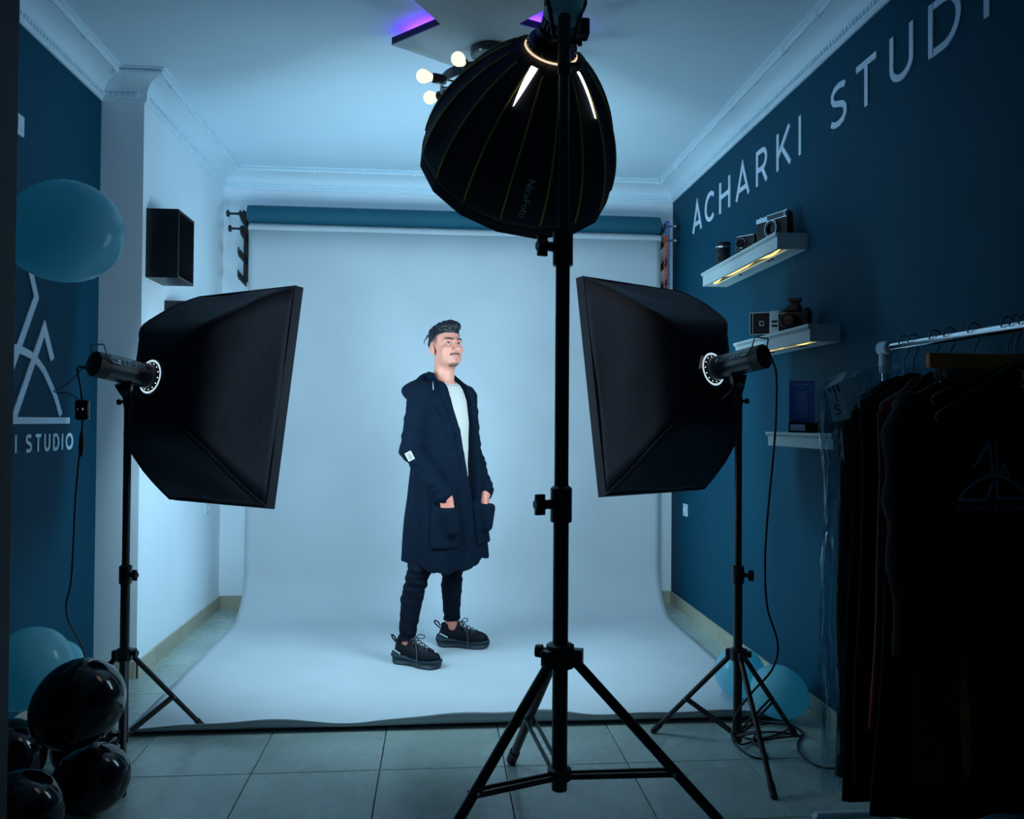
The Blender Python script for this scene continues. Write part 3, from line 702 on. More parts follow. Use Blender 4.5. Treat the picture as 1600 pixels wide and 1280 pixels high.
# ================================================================== light stands
def stand(base, R, angs, zhub, zbr, ztop, rads, joints, label, scale=1.):
    bx, by = base; t = thing('light_stand', (bx, by, 0), label, 'light stand', 'black tripod light stands'); s = scale
    P = lambda z, r=0, a=0: Vector((bx+r*math.cos(a), by+r*math.sin(a), z))
    zs = [zbr-.03*s]+joints+[ztop]
    for i in range(len(zs)-1): MB().cyl(P(zs[i]-(.03 if i else 0)), P(zs[i+1]), rads[i], seg=18).build('pole_section', M_blackm, t, 40)
    for i, z in enumerate(joints):
        r = rads[i]+.006*s
        MB().lathe(P(z-.045*s), UP, [(0, r-.002), (.004, r), (.065*s, r), (.07*s, rads[i+1]+.002)], 18).build('collar', M_blackp, t, 40)
        a = math.radians(200 if s > 1.2 else 330); dv = Vector((math.cos(a), math.sin(a), 0))
        kn = MB().lathe(P(z-.01*s)+dv*r*.8, dv, [(0, .010*s), (.018*s, .009*s), (.020*s, .012*s), (.036*s, .013*s), (.04*s, .009*s)], 10)
        kn.box(P(z-.01*s)+dv*(r+.025*s), (.020*s, .009*s, .040*s), Matrix.Rotation(a, 3, 'Z'), .003); kn.build('clamp_knob', M_blackp, t, 40)
    MB().lathe(P(zhub-.03*s), UP, [(0, rads[0]+.004), (.005, rads[0]+.012*s), (.045*s, rads[0]+.012*s), (.05*s, rads[0]+.004)], 18).build('leg_hub', M_blackp, t, 40)
    MB().lathe(P(zbr-.012*s), UP, [(0, rads[0]+.002), (.004, rads[0]+.008*s), (.022*s, rads[0]+.008*s), (.026*s, rads[0]+.002)], 18).build('brace_collar', M_blackp, t, 40)
    a0 = angs[0]+60
    kn = MB().lathe(P(zhub, rads[0]*.9, math.radians(a0)), (math.cos(math.radians(a0)), math.sin(math.radians(a0)), 0), [(0, .008*s), (.02*s, .008*s), (.022*s, .013*s), (.035*s, .012*s)], 10).build('hub_knob', M_blackp, t, 40)
    for a in angs:
        a = math.radians(a); lr = .0085*s*1.15
        top = P(zhub-.012*s, rads[0]+.012*s, a); foot = P(.009*s, R, a); dv = (foot-top).normalized()
        MB().box(P(zhub-.005*s, rads[0]+.014*s, a), (.03*s, .020*s, .03*s), Matrix.Rotation(a, 3, 'Z'), .003).build('leg_bracket', M_blackp, t)
        lg_ = MB().cyl(top, foot-dv*.01, lr, seg=12).build('leg', M_blackm, t, 40)
        MB().cyl(foot-dv*.045*s, foot, lr+.0025*s, seg=12).sphere(foot, lr+.0025*s, 10, 6).build('rubber_foot', M_cableb, lg_, 40)
        att = top+(foot-top)*.56; side = Vector((-math.sin(a), math.cos(a), 0))
        br = MB()
        for sg_ in (-1, 1):
            q0 = P(zbr, rads[0]+.006*s, a)+side*sg_*.009*s; q1 = att+side*sg_*.010*s
            dd = (q1-q0).normalized(); sx = side; uu = dd.cross(sx)
            br.loft([[q+sx*x_*.002*s+uu*y_*.005*s for x_, y_ in ((-1, -1), (1, -1), (1, 1), (-1, 1))] for q in (q0, q1)])
        br.build('brace', M_blackm, t)
        MB().cyl(att-side*.014*s, att+side*.014*s, .004*s, seg=8).build('rivet', M_steel, t, 40)
    return t
stand((-1.150, 3.180), .345, (-70, 52, 172), .384, .085, 1.315, [.0165, .0135], [.685], 'black tripod stand carrying the left softbox light')
stand((1.128, 3.040), .355, (-91, 136.5, 31.5), .385, .085, 1.335, [.0165, .0135], [.690], 'black tripod stand carrying the right softbox light')
stand((.367, 2.462), .575, (99.2, -20.8, -140.8), .560, .200, 2.47, [.0235, .0215, .0165], [1.02, 1.79], 'tall heavy black tripod stand in front of the man', 1.55)

# ================================================================== strobe heads
def strobe(ring, axis, L, label, capang):
    ring = Vector(ring); ax = Vector(axis).normalized(); back = ring-ax*L
    t = thing('studio_strobe', back, label, 'studio strobe', 'black side strobe heads')
    x, y, d = frame(ax)                        # x is horizontal, y up
    R0 = .047
    MB().lathe(back, d, [(0, R0-.006), (.004, R0-.001), (.045, R0-.001)], 32).build('rear_cap', M_strobeend, t, 40)
    MB().lathe(back, d, [(.045, R0), (L-.028, R0)], 32, cap=False).build('housing', M_strobe, t, 40)
    MB().lathe(back, d, [(L-.028, R0+.001), (L-.010, R0+.004), (L, R0+.004)], 32).build('front_collar', M_strobeend, t, 40)
    for k in range(14):
        a = 2*PI*k/14+.1; q = back+d*(L-.018)+(x*math.cos(a)+y*math.sin(a))*(R0+.0035)
        MB().sphere(q, .0019, 8, 5).build('vent_glow', M_glow, t)
    # side with the lettering faces the camera
    sd = Vector((0, 0, 0))-back; sd.z = 0; nrm = (x if x.dot(sd) > 0 else -x); tang = y
    lit = (nrm*math.cos(.5)+tang*math.sin(.5)).normalized()
    tv = d if nrm.cross(d).dot(Vector((0, 0, 1))) > 0 else -d
    upv = (tang-lit*lit.dot(tang)).normalized()
    if (tv.cross(upv)).dot(lit) < 0: tv = -tv
    cpos = back+d*(L*.52)+lit*(R0+.0003)
    mb = MB(); ln = text_len('LD-200', .3)*.017; text3(mb, 'LD-200', cpos-tv*ln*.42-upv*.0085, tv, upv, lit, .017, .13, .0012, .3); mb.build('model_lettering', M_dimpl, t)
    mb = MB()
    for sv in (-.013, .013): mb.box(cpos+upv*sv+tv*.005, (.001, .001, .001)); mb.cyl(cpos+upv*sv-tv*.06, cpos+upv*sv+tv*.075, .0007, seg=5)
    mb.build('print_lines', M_dimpl, t)
    MB().lathe(cpos-tv*.055, lit, [(-.001, .0065), (.001, .0065)], 14).build('maker_mark', M_dimpl, t, 40)
    # bent wire handle at the rear
    hp = []
    for s_ in (-1, 1):
        pass
    q = lambda u, v, w: back+x*u+y*v+d*w
    hp = [q(-.051, .012, .075), q(-.051, .012, .045), q(-.045, .035, .020), q(-.042, .066, .006), q(-.036, .070, .004), q(.036, .070, .004), q(.042, .066, .006), q(.045, .035, .020), q(.051, .012, .045), q(.051, .012, .075)]
    MB().tube(hp, .0028, 8).build('wire_handle', M_steel, t, 60)
    for k in range(3): MB().lathe(back+x*(-.02+.02*k)+y*.014, -d, [(0, .006), (.008, .005)], 10).build('control_knob', M_blackp, t, 40)
    MB().cyl(back+y*-.02, back+y*-.02-d*.03, .008, .006, 12).build('power_plug', M_cableb, t, 40)
    return t, back, x, y, d
def swivel(t, top, base, label=None, tilt=1):
    top = Vector(top); base = Vector(base)
    dy = Vector((base.x-top.x, base.y-top.y, 0))
    b = MB(); d = (base-top).normalized(); x, y, dd = frame(d, (0, 1, 0))
    MB().loft([[top+a*.030*sx+c*.016*sy for sx, sy in ((-1, -1), (1, -1), (1, 1), (-1, 1)) for a, c in ((x, y),)], [top+(base-top)*.45+x*.020*sx+y*.014*sy for sx, sy in ((-1, -1), (1, -1), (1, 1), (-1, 1))],
               [top+(base-top)*.72+x*.012*sx+y*.012*sy for sx, sy in ((-1, -1), (1, -1), (1, 1), (-1, 1))]]).build('tilt_bracket', M_blackp, t)
    MB().cyl(base+Vector((0, 0, -.02)), top+(base-top)*.6, .015, seg=14).build('stand_socket', M_blackp, t, 40)
    m = top+(base-top)*.45
    MB().cyl(m-y*.03, m+y*.03, .012, seg=12).build('pivot_bolt', M_steel, t, 40)
    MB().cyl(m+y*.02, m+y*.035+x*.05*tilt+Vector((0, 0, -.045)), .008, .006, 10).build('lever', M_blackp, t, 40)
    MB().lathe(base+Vector((0, 0, -.0)), -x*tilt, [(.01, .006), (.025, .006), (.027, .011), (.038, .011)], 10).build('lock_screw', M_blackp, t, 40)
LR, LC = Vector((-1.085, 3.256, 1.408)), Vector((-.866, 3.548, 1.351))
RR, RC = Vector((1.059, 3.164, 1.459)), Vector((.872, 3.455, 1.404))
ts, back, x, y, d = strobe(LR, LC-LR, .245, 'left black strobe head feeding the left softbox', 0)
LB = back.copy(); swivel(ts, back+d*.13-y*.046, (-1.150, 3.180, 1.315), tilt=-1)
ts, back, x, y, d = strobe(RR, RC-RR, .255, 'right black strobe head feeding the right softbox', 0)
RB = back.copy(); swivel(ts, back+d*.13-y*.046, (1.128, 3.040, 1.335), tilt=1)

# ================================================================== rectangular softboxes
def softbox(ring, cen, hw, hh_, label):
    ax = (cen-ring); L = ax.length; x, y, d = frame(ax)
    t = thing('softbox', ring, label, 'softbox', 'black rectangular softboxes')
    NS, NT = 12, 16
    KU = [(0, .062, .062), (.03, .13, .135), (.08, .178, .188), (.14, .207, .218), (.20, .226, .240), (.28, .241, .265), (.4, .256, .300), (.55, .270, .345), (.7, .281, .383), (.85, .291, .418), (1., .30, .45)]
    def wh(u):
        for (u0, w0, h0), (u1, w1, h1) in zip(KU, KU[1:]):
            if u <= u1: f = (u-u0)/(u1-u0); return (w0+(w1-w0)*f)*hw/.30, (h0+(h1-h0)*f)*hh_/.45
        return hw, hh_
    def P(side, k, u):        # side 0..3, k in [-1,1] across panel, u 0 ring .. 1 front
        ww, hv = wh(u)
        pin = 1-.07*(1-k*k)*math.sin(PI*min(1, u))**.8-(.010*math.sin(9*u+3*k+side)*(1-k*k))
        if side == 0: a, b = ww*pin, hv*k
        elif side == 1: a, b = -ww*k, hv*pin
        elif side == 2: a, b = -ww*pin, -hv*k
        else: a, b = ww*k, -hv*pin
        return ring+d*(L*u)+x*a+y*b
    us_ = sorted({0, .03, .08, .14, .2, .28, .34, .4, .47, .55, .62, .7, .78, .85, .92, 1.})
    for sd in range(4):
        rings = [[P(sd, -1+2*j/NS, u) for j in range(NS+1)] for u in us_]
        o = MB().loft(rings, closed=False).build('fabric_panel', M_fabric, t, 60)
        sm = o.modifiers.new('cloth', 'SOLIDIFY'); sm.thickness = .0015; sm.offset = -1
    for sd in range(4):
        MB().tube([P(sd, 1, u)+d*0 for u in us_], .0042, 6).build('rod_seam', M_fabric, t, 60)
    # front hem band
    co = [(1, 1), (-1, 1), (-1, -1), (1, -1)]
    q = lambda a, b, w, o_: cen+x*(a*(hw+o_))+y*(b*(hh_+o_))+d*w
    rings = []
    for a, b in co+[co[0]]:
        rings.append([q(a, b, -.006, .001), q(a, b, .036, .004), q(a, b, .036, -.004), q(a, b, -.006, -.006)])
    MB().loft(rings, False, False).build('front_hem', M_fabric, t)
    for a, b in co:
        MB().box(q(a, b, .0, -.02), (.03, .03, .004)).build('rod_pocket', M_fabric, t)
    # diffuser facing the backdrop
    MB().prism([q(a, b, .014, -.005) for a, b in co], d*.002).build('diffuser', M_diff, t)
    # speed ring, with an emissive rim imitating leaked lamp light
    MB().lathe(ring-d*.004, d, [(0, .053), (-.012, .060), (-.012, .071), (.000, .075), (.012, .066)], 8, cap=False).build('speed_ring', M_strobe, t)
    MB().lathe(ring-d*.0165, d, [(0, .0575), (.0, .0655), (.003, .0655), (.003, .0575)], 32, cap=False).build('ring_glow', M_glows, t, 40)
    MB().prism([ring-d*.002+x*a*.066+y*b*.066 for a, b in co], d*.003).build('ring_light_block', M_fabric2, t)  # added plate that blocks diffuser light leaking out around the ring
    return t
softbox(LR, LC, .30, .45, 'left black rectangular softbox seen from behind')
softbox(RR, RC, .30, .45, 'right black rectangular softbox seen from behind')

# ================================================================== deep octabox on the middle stand
OR = Vector((.345, 2.595, 2.435)); OC = OR+Vector((-.165, .80, -.60)).normalized()*.45
ax = (OC-OR).normalized(); x, y, d = frame(ax); NR, RIM, LO = 16, .346, .45
ob = thing('octabox', OR, 'deep black octabox with gold seams above the man', 'octabox')
def OP(a, u, k=0.):           # k: pinch between rods
    r = .078+(RIM-.078)*math.sin(u*PI/2)**.70
    r *= 1-k*.05*math.sin(PI*min(1, u*1.05+.02))
    return OR+d*(LO*u)+(x*math.cos(a)+y*math.sin(a))*r
us_ = [i/18 for i in range(19)]; A0 = PI/NR+.16
OPEN = {}
for i in range(NR):
    a0 = A0+2*PI*i/NR; a1 = A0+2*PI*(i+1)/NR; rings = []
    for u in us_:
        row = []
        for j in range(7):
            f = j/6; p0, p1 = OP(a0, u), OP(a1, u); c_ = p0.lerp(p1, f); m = OR+d*(LO*u)
            pin = 1-.035*math.sin(PI*f)*math.sin(PI*u)
            row.append(m+(c_-m)*pin)
        rings.append(row)
    o = MB().loft(rings, closed=False).build('fabric_panel', M_fabric2, ob, 60)
    sm = o.modifiers.new('cloth', 'SOLIDIFY'); sm.thickness = .0015; sm.offset = 0
    MB().tube([OP(a0, u)*1.0+(OP(a0, u)-(OR+d*(LO*u))).normalized()*.0015 for u in us_[1:-1]], .0036, 6).build('gold_seam', M_gold, ob, 60)
rim = [[OP(A0+2*PI*i/NR, 1)+d*w_+(OP(A0+2*PI*i/NR, 1)-OC).normalized()*o_ for w_, o_ in ((-.002, .002), (.03, .004), (.03, -.004), (-.002, -.004))] for i in range(NR+1)]
MB().loft(rim, False, False).build('front_hem', M_fabric2, ob)
MB().prism([OP(A0+2*PI*i/NR, 1)*1+d*.010 - (OP(A0+2*PI*i/NR, 1)-OC).normalized()*.006 for i in range(NR)], d*.002).build('diffuser', M_diffo, ob)
MB().lathe(OR-d*.006, d, [(0, .050), (-.02, .060), (-.022, .078), (.004, .082), (.012, .078)], 32, cap=False).build('speed_ring', M_blackp, ob, 40)
MB().lathe(OR, d, [(-.004, .083), (-.002, .0865), (.001, .088), (.002, .083)], 40, cap=False).build('ring_glow', M_glowo, ob, 40)  # emissive band standing in for lamp light escaping around the ring
for k in range(24):
    a = 2*PI*k/24; MB().lathe(OR-d*.012+(x*math.cos(a)+y*math.sin(a))*.081, x*math.cos(a)+y*math.sin(a), [(-.002, .0045), (.002, .0045), (.003, .003)], 8).build('rod_socket', M_blackg, ob)
def glow_seam(a, u1, w, nm):       # glowing strip on the cloth, imitating lamp light through an unzipped seam
    pts = []
    for i in range(9):
        u = .035+(u1-.035)*i/8; ww = w*(1-(i/8)**1.6)+.0006
        c_ = OP(a, u); m = OR+d*(LO*u); rad = (c_-m).normalized(); tg = d.cross(rad)
        pts.append([c_+rad*.004+tg*ww, c_+rad*.004-tg*ww, c_-rad*.002-tg*ww, c_-rad*.002+tg*ww])
    MB().loft(pts).build(nm, M_glow, ob)
GLOW_SEAMS = ((5.36, .24, .011), (3.95, .27, .004))
for a, u1, w in GLOW_SEAMS: glow_seam(a, u1, w, 'seam_glow')
# maker's lettering on one panel
def panel_text(a, u, s, size):
    c_ = OP(a, u, 0); m = OR+d*(LO*u); rad = (c_-m); rn = rad.normalized()
    al = (OP(a, u+.02)-OP(a, u-.02)).normalized(); tg = d.cross(rn).normalized(); n = tg.cross(al).normalized()
    if n.dot(rn) < 0: n = -n
    U = al; V = n.cross(U)
    mid = m+rad*(math.cos(PI/NR))*.985
    fonttext(s, size, mid+n*.004, U, V, n, .0006, 'maker_lettering', M_dimpl, ob)
TXT = (4.873, .76)
panel_text(TXT[0], TXT[1], 'NiceFoto', .036)
# its strobe head
ot = thing('octabox_strobe', OR-d*.30, 'silver cylindrical strobe head on the tall stand', 'studio strobe')
MB().lathe(OR, -d, [(.012, .052), (.03, .058), (.045, .060), (.062, .060), (.066, .054)], 40).build('front_collar', M_blackp, ot, 40)
MB().lathe(OR, -d, [(.064, .053), (.105, .053)], 40, cap=False).build('vent_band', M_strobeend, ot, 40)
MB().lathe(OR, -d, [(.105, .056), (.36, .056)], 40, cap=False).build('housing', M_silver, ot, 40)
MB().lathe(OR, -d, [(.36, .0565), (.40, .0565), (.405, .05)], 40).build('rear_cap', M_blackp, ot, 40)
for k in range(20):
    a = 2*PI*k/20; rad = x*math.cos(a)+y*math.sin(a); tg = d.cross(rad); q0 = OR-d*.074+rad*.0535; q1 = OR-d*.098+rad*.0535
    MB().loft([[q+tg*sx*.0016+rad*sy*.0008 for sx, sy in ((-1, -1), (1, -1), (1, 1), (-1, 1))] for q in (q0, q1)]).build('vent_slot', M_dimpl, ot)
# yoke clamping it to the stand
ptop = Vector((.367, 2.462, 2.40))
yk = MB()
for s_ in (-1, 1):
    e0 = OR-d*.16+x*s_*.058; e1 = ptop+x*s_*.030
    yk.box(OR-d*.16+x*s_*.060, (.012, .05, .03), bev=.002)
    yk.cyl(e0, e1, .007, seg=10)
yk.build('yoke', M_blackp, ot, 40)
MB().cyl(ptop+Vector((0, 0, -.10)), ptop+Vector((0, 0, .08)), .020, seg=18).build('stand_socket', M_blackp, ot, 40)
for z_ in (-.07, .0): MB().lathe(ptop+Vector((.02, 0, z_)), (1, -.2, 0), [(0, .008), (.02, .008), (.022, .014), (.034, .013)], 10).build('lock_screw', M_blackp, ot, 40)
MB().box(OR-d*.10-x*.078+Vector((0, .02, -.01)), (.04, .05, .055), bev=.006).build('tilt_lever', M_blackp, ot)

# ================================================================== balloons
M_wball = mat('pale_latex', (.36, .76, .86), .2, noise=.04, spec=.5)
def _translucent(m, col, f):
    nt = m.node_tree; b = nt.nodes['Principled BSDF']; out = [n for n in nt.nodes if n.type == 'OUTPUT_MATERIAL'][0]
    t_ = nt.nodes.new('ShaderNodeBsdfTranslucent'); t_.inputs[0].default_value = (*col, 1); mx = nt.nodes.new('ShaderNodeMixShader'); mx.inputs[0].default_value = f
    nt.links.new(b.outputs[0], mx.inputs[1]); nt.links.new(t_.outputs[0], mx.inputs[2]); nt.links.new(mx.outputs[0], out.inputs[0])
_translucent(M_wball, (.30, .88, 1.), .55)
M_kball = mat('black_latex', (.006, .005, .009), .12, spec=.55)
def balloon(c, r, axis, m, label, group):
    c = Vector(c); ax = Vector(axis).normalized()      # axis points to the knot
    t = thing('balloon', c, label, 'balloon', group)
    pr = []
    for i in range(19):
        th = PI*i/18*.975; rr_ = r*math.sin(th)*(1-.04*max(0, -math.cos(th))); tt = -r*1.04*math.cos(th) if math.cos(th) > 0 else -r*1.16*math.cos(th)
        pr.append((tt, rr_))
    pr.append((r*1.19, r*.045))
    MB().lathe(c, ax, pr, 32).build('skin', m, t, 0)
    MB().lathe(c+ax*r*1.18, ax, [(0, r*.04), (r*.04, r*.055), (r*.07, r*.035), (r*.15, r*.10), (r*.155, r*.085)], 14).build('knot', m, t, 40)
g1 = 'balloons heaped in the left corner'
balloon((-1.215, 2.809, 1.86), .166, (-.86, -.3, -.25), M_wball, 'large pale balloon floating above the logo on the left', None)
balloon((-1.395, 2.997, .393), .130, (-.4, -.2, -.9), M_wball, 'large pale balloon on top of the black heap at left', g1)
balloon((-1.42, 3.275, .325), .082, (-.3, .5, -.8), M_wball, 'small pale balloon peeping out behind the big pale one', g1)
balloon((-1.098, 2.670, .374), .130, (-.75, -.2, -.75), M_kball, 'big glossy black balloon resting beside the left stand', g1)
balloon((-1.40, 2.83, .145), .125, (-.9, 0, -.3), M_kball, 'black balloon beneath the large pale balloon at far left', g1)
balloon((-1.075, 2.722, .118), .107, (-.9, -.2, -.3), M_kball, 'black balloon on the floor beside the front leg of the left stand', g1)
balloon((-1.180, 2.470, .128), .120, (-.9, -.4, -.2), M_kball, 'black balloon nearest the camera in the left heap', g1)
balloon((-1.215, 3.00, .118), .108, (-.4, .8, -.2), M_kball, 'black balloon half hidden behind the left stand', g1)
balloon((1.370, 3.665, .119), .112, (.5, .5, -.5), M_wball, 'pale balloon behind the right stand, the farther of two', 'pale balloons by the right wall')
balloon((1.437, 3.400, .117), .110, (.7, -.4, -.3), M_wball, 'pale balloon under the right softbox by the wall, the nearer of two', 'pale balloons by the right wall')

# ================================================================== cables
t = thing('strobe_cable', (-1.257, 3.04, 1.3), 'black cable with inline switch hanging from the left strobe', 'cable')
plug = LB+(LR-LC).normalized()*.03-Vector((0, 0, .02))
pts = [plug, plug+Vector((-.02, -.01, -.004)), (-1.268, 3.055, 1.36), (-1.257, 3.041, 1.315)]
MB().tube(spline(pts, 6), .0035, 8).build('cord', M_cableb, t, 0)
pts = [(-1.254, 3.042, 1.245), (-1.262, 3.054, 1.168), (-1.267, 3.055, 1.134), (-1.29, 3.08, .962), (-1.323, 3.137, .678), (-1.365, 3.20, .527), (-1.40, 3.45, .30), (-1.48, 3.6, .06), (-1.5, 3.7, .008)]
MB().tube(spline(pts, 8), .0035, 8).build('cord', M_cableb, t, 0)
MB().lathe((-1.258, 3.05, 1.205), (-.05, .05, -1), [(0, .005), (.02, .009), (.06, .010), (.075, .007), (.09, .005)], 12).build('strain_relief', M_cableb, t, 40)
sw_ = MB().box((-1.2555, 3.0415, 1.28), (.046, .028, .072), Matrix.Rotation(.2, 3, 'Z'), .009).build('inline_switch', M_blackg, t, 60)
M_led = emis('blue_pilot_light', (.3, .55, 1.), .35)
for dx_, z_, r_ in ((.008, 1.283, .0035), (-.010, 1.282, .0025)): MB().sphere((-1.2555+dx_, 3.0265, z_), (r_*.7, .002, r_*1.3), 10, 6).build('pilot_light', M_led, sw_)
pts = [plug+Vector((-.005, 0, 0)), (-1.323, 3.076, 1.373), (-1.384, 3.112, 1.348), (-1.359, 3.11, 1.342), (-1.300, 3.055, 1.336), (-1.266, 3.042, 1.313)]
MB().tube(spline(pts, 8), .0018, 6).build('sync_cord', M_cableb, t, 0)
t = thing('strobe_cable', (1.2, 2.9, .7), 'black cable running down from the right strobe to a coil on the floor', 'cable')
plug = RB+(RR-RC).normalized()*.03-Vector((0, 0, .02))
pts = [plug, (1.205, 2.873, 1.416), (1.206, 2.886, 1.209), (1.191, 2.912, .93), (1.182, 2.915, .744), (1.200, 2.936, .577), (1.251, 2.964, .441), (1.233, 2.967, .346), (1.150, 2.95, .267), (1.10, 2.965, .19), (1.105, 3.02, .10), (1.16, 3.10, .02)]
z = .006
for i, (x_, y_) in enumerate([(1.25, 3.16), (1.38, 3.175), (1.455, 3.20), (1.464, 3.30), (1.388, 3.345), (1.26, 3.345), (1.20, 3.25), (1.24, 3.18), (1.36, 3.22), (1.44, 3.29), (1.36, 3.33), (1.215, 3.28), (1.164, 3.189), (1.150, 3.064), (1.177, 3.0), (1.225, 2.995), (1.240, 3.06), (1.23, 3.15), (1.31, 3.24), (1.44, 3.21), (1.399, 3.12), (1.362, 3.019), (1.375, 2.914), (1.44, 2.89), (1.50, 2.925), (1.56, 2.95)]):
    pts.append((x_, y_, z+(.007 if i % 4 == 1 else .003 if i % 4 == 2 else 0)))
MB().tube(spline(pts, 7), .0042, 8).build('cord', M_cableb, t, 0)

# ================================================================== clothes rack
RX, RZ = 1.35, 1.482
rk = thing('clothes_rack', (RX, 1.65, 0), 'chrome clothes rack with white plastic corners by the dark wall', 'clothes rack')
MB().cyl((RX, 2.39, RZ), (RX, .93, RZ), .0125, seg=20).build('hanging_rail', M_chrome, rk, 40)
for y_ in (2.404, .92):
    MB().cyl((RX, y_, .08), (RX, y_, RZ-.05), .0115, seg=18).build('upright', M_chrome, rk, 40)
    s_ = 1 if y_ > 1.5 else -1
    MB().lathe((RX, y_, RZ-.075), UP, [(0, .0155), (.004, .018), (.06, .018), (.064, .016)], 18).lathe((RX, y_+.022*s_, RZ), (0, -s_, 0), [(0, .017), (.006, .022), (.05, .0205), (.054, .016)], 20).build('corner_joint', M_white, rk, 40)
    MB().cyl((RX-.215, y_, .075), (RX+.215, y_, .075), .0125, seg=16).build('foot_bar', M_white, rk, 40)
    MB().lathe((RX, y_, .060), UP, [(0, .02), (.05, .02), (.055, .016)], 18).build('foot_joint', M_white, rk, 40)
    for x_ in (RX-.21, RX+.21):
        MB().box((x_, y_, .062), (.026, .03, .036), bev=.006).build('caster_fork', M_white, rk)
        MB().lathe((x_-.010, y_, .0275), (1, 0, 0), [(0, .024), (.002, .027), (.018, .027), (.020, .024)], 20).build('caster', M_white, rk, 40)
MB().cyl((RX+.05, 2.40, .075), (RX+.05, .92, .075), .010, seg=14).build('lower_bar', M_white, rk, 40)

M_wire = mat('hanger_wire', (.25, .27, .30), .35, metal=.8)
M_hblack = mat('hanger_plastic', (.012, .012, .016), .35)
M_wood = mat('hanger_wood', (.80, .20, .025), .5, noise=.3, nscale=14)
def hook(mb, y_, xo=0., ztop=RZ):
    r_ = .017; c = Vector((RX+xo, y_, ztop+.0125-.0))
    P_ = [c+Vector((r_*math.cos(a), 0, r_*math.sin(a)-.002)) for a in [math.radians(k) for k in range(-10, 211, 20)]]
    P_ = list(reversed(P_))[::-1]
    tail = [Vector((RX+xo+.012, y_, ztop-.022)), Vector((RX+xo, y_, ztop-.042)), Vector((RX+xo, y_, ztop-.088))]
    mb.tube(list(reversed(P_))+spline([P_[0]]+tail, 4)[1:], .0021, 7)
def hanger(y_, hw, drop, m, label, kind='wire', zn=RZ-.088, group='hangers on the rack'):
    t = thing('clothes_hanger', (RX, y_, zn), label, 'hanger', group)
    mb = MB(); hook(mb, y_); mb.build('hook', M_wire, t, 60)
    th = .0024 if kind == 'wire' else .006
    arm = lambda s: spline([(RX, y_, zn), (RX+s*.04, y_, zn-.012), (RX+s*hw*.6, y_, zn-drop*.55), (RX+s*hw, y_, zn-drop), (RX+s*(hw+.004), y_, zn-drop-.018), (RX+s*(hw-.012), y_, zn-drop-.026)], 5)
    for s in (-1, 1): MB().tube(arm(s), th, 8).build('arm', m, t, 60)
    MB().tube([(RX-hw+.012, y_, zn-drop-.026), (RX+hw-.012, y_, zn-drop-.026)], th*.9, 8).build('crossbar', m, t, 60)
    return t
def vnoise(x_, s): return math.sin(x_*1.7+s)+.5*math.sin(x_*3.9+2*s+1)+.25*math.sin(x_*8.3+s*3)
def garment(name, y_, zn, zh, ws, wh_, th, m, label, cat, seed, sleeves=None, fold=.35, group=None, neck=.055, t=None):
    if t is None: t = thing(name, (RX, y_, zh), label, cat, group)
    N = 64; rings = []
    Z = [(0, neck, .35), (.012, neck+.02, .5), (.035, ws*.55, .7), (.075, ws*.88, .9), (.105, ws, 1.), (.17, ws*.985, 1.), (.27, ws*.96, 1.)]
    L = zn-zh
    prof_ = [(zn-a, w_, k) for a, w_, k in Z]
    for i in range(1, 13):
        f = i/12; prof_.append((zn-.27-(L-.27)*f, ws*.96+(wh_-ws*.96)*f, 1+.25*f))
    for z_, w_, k in prof_:
        f = max(0, (zn-.15-z_)/(L-.15)); ring = []
        for j in range(N):
            a = 2*PI*j/N; c, s = math.cos(a), math.sin(a)
            ex = math.copysign(abs(c)**.75, c)*w_; ey = math.copysign(abs(s)**.8, s)*th*k
            ey *= 1+fold*f*vnoise(ex*30+(2 if s > 0 else 0), seed)*.6
            ex *= 1+.03*f*math.sin(seed+z_*9)
            ring.append(Vector((RX+ex, y_+ey, z_+(.012*math.sin(ex*20+seed)*f if abs(z_-zh) < .03 else 0))))
        rings.append(ring)
    MB().loft(rings).build('body', m, t, 0)
    if sleeves:
        zs, r_ = sleeves
        for s in (-1, 1):
            pts = spline([(RX+s*(ws-.05), y_, zn-.085), (RX+s*(ws-.005), y_-.01, zn-.14), (RX+s*(ws+.010), y_-.025, zn-.30), (RX+s*(ws+.006), y_-.03, (zn+zs)/2-.1), (RX+s*(ws-.01), y_-.025, zs)], 5)
            rs = [r_*(.85+.15*math.sin(i*1.3+seed))*(1-.25*i/len(pts)) for i in range(len(pts))]
            MB().tube(pts, rs, 14).build('sleeve', m, t, 0)
            MB().tube([pts[-1]+Vector((0, 0, .03)), pts[-1]-Vector((0, 0, .025))], rs[-1]*.95, 14).build('cuff', m, t, 40)
    return t
M_seq = mat('black_sequin', (.012, .012, .016), .25, bump=1., bscale=420, spec=.8)
M_bcloth = mat('black_cloth', (.0045, .0042, .0055), .8, noise=.3, nscale=60, bump=.2, bscale=200, spec=.2)
M_gcloth = mat('charcoal_cloth', (.02, .017, .022), .8, noise=.3, nscale=60, spec=.2)
M_red = mat('dark_red_cloth', (.34, .018, .012), .6, noise=.2)
M_hood = mat('black_fleece', (.014, .013, .016), .9, noise=.25, nscale=90, bump=.3, bscale=260, spec=.15, sheen=.05)
M_brown = mat('brown_cloth', (.04, .013, .006), .8, noise=.3); M_orn = mat('orange_print', (.50, .12, .03), .8, noise=.7, nscale=28)
ZN = RZ-.088
gg = 'garments on the rack'
garment('sequin_dress', 2.300, ZN-.010, .24, .205, .21, .018, M_seq, 'black sequinned dress in the plastic bag at the far end of the rack', 'dress', 1, group=gg)
hanger(2.300, .185, .085, M_wire, 'wire hanger inside the plastic bag at the far end')
garment('long_dress', 2.254, ZN-.006, .20, .185, .215, .015, M_bcloth, 'long black dress hanging beside the bagged sequin dress', 'dress', 2.2, group=gg)
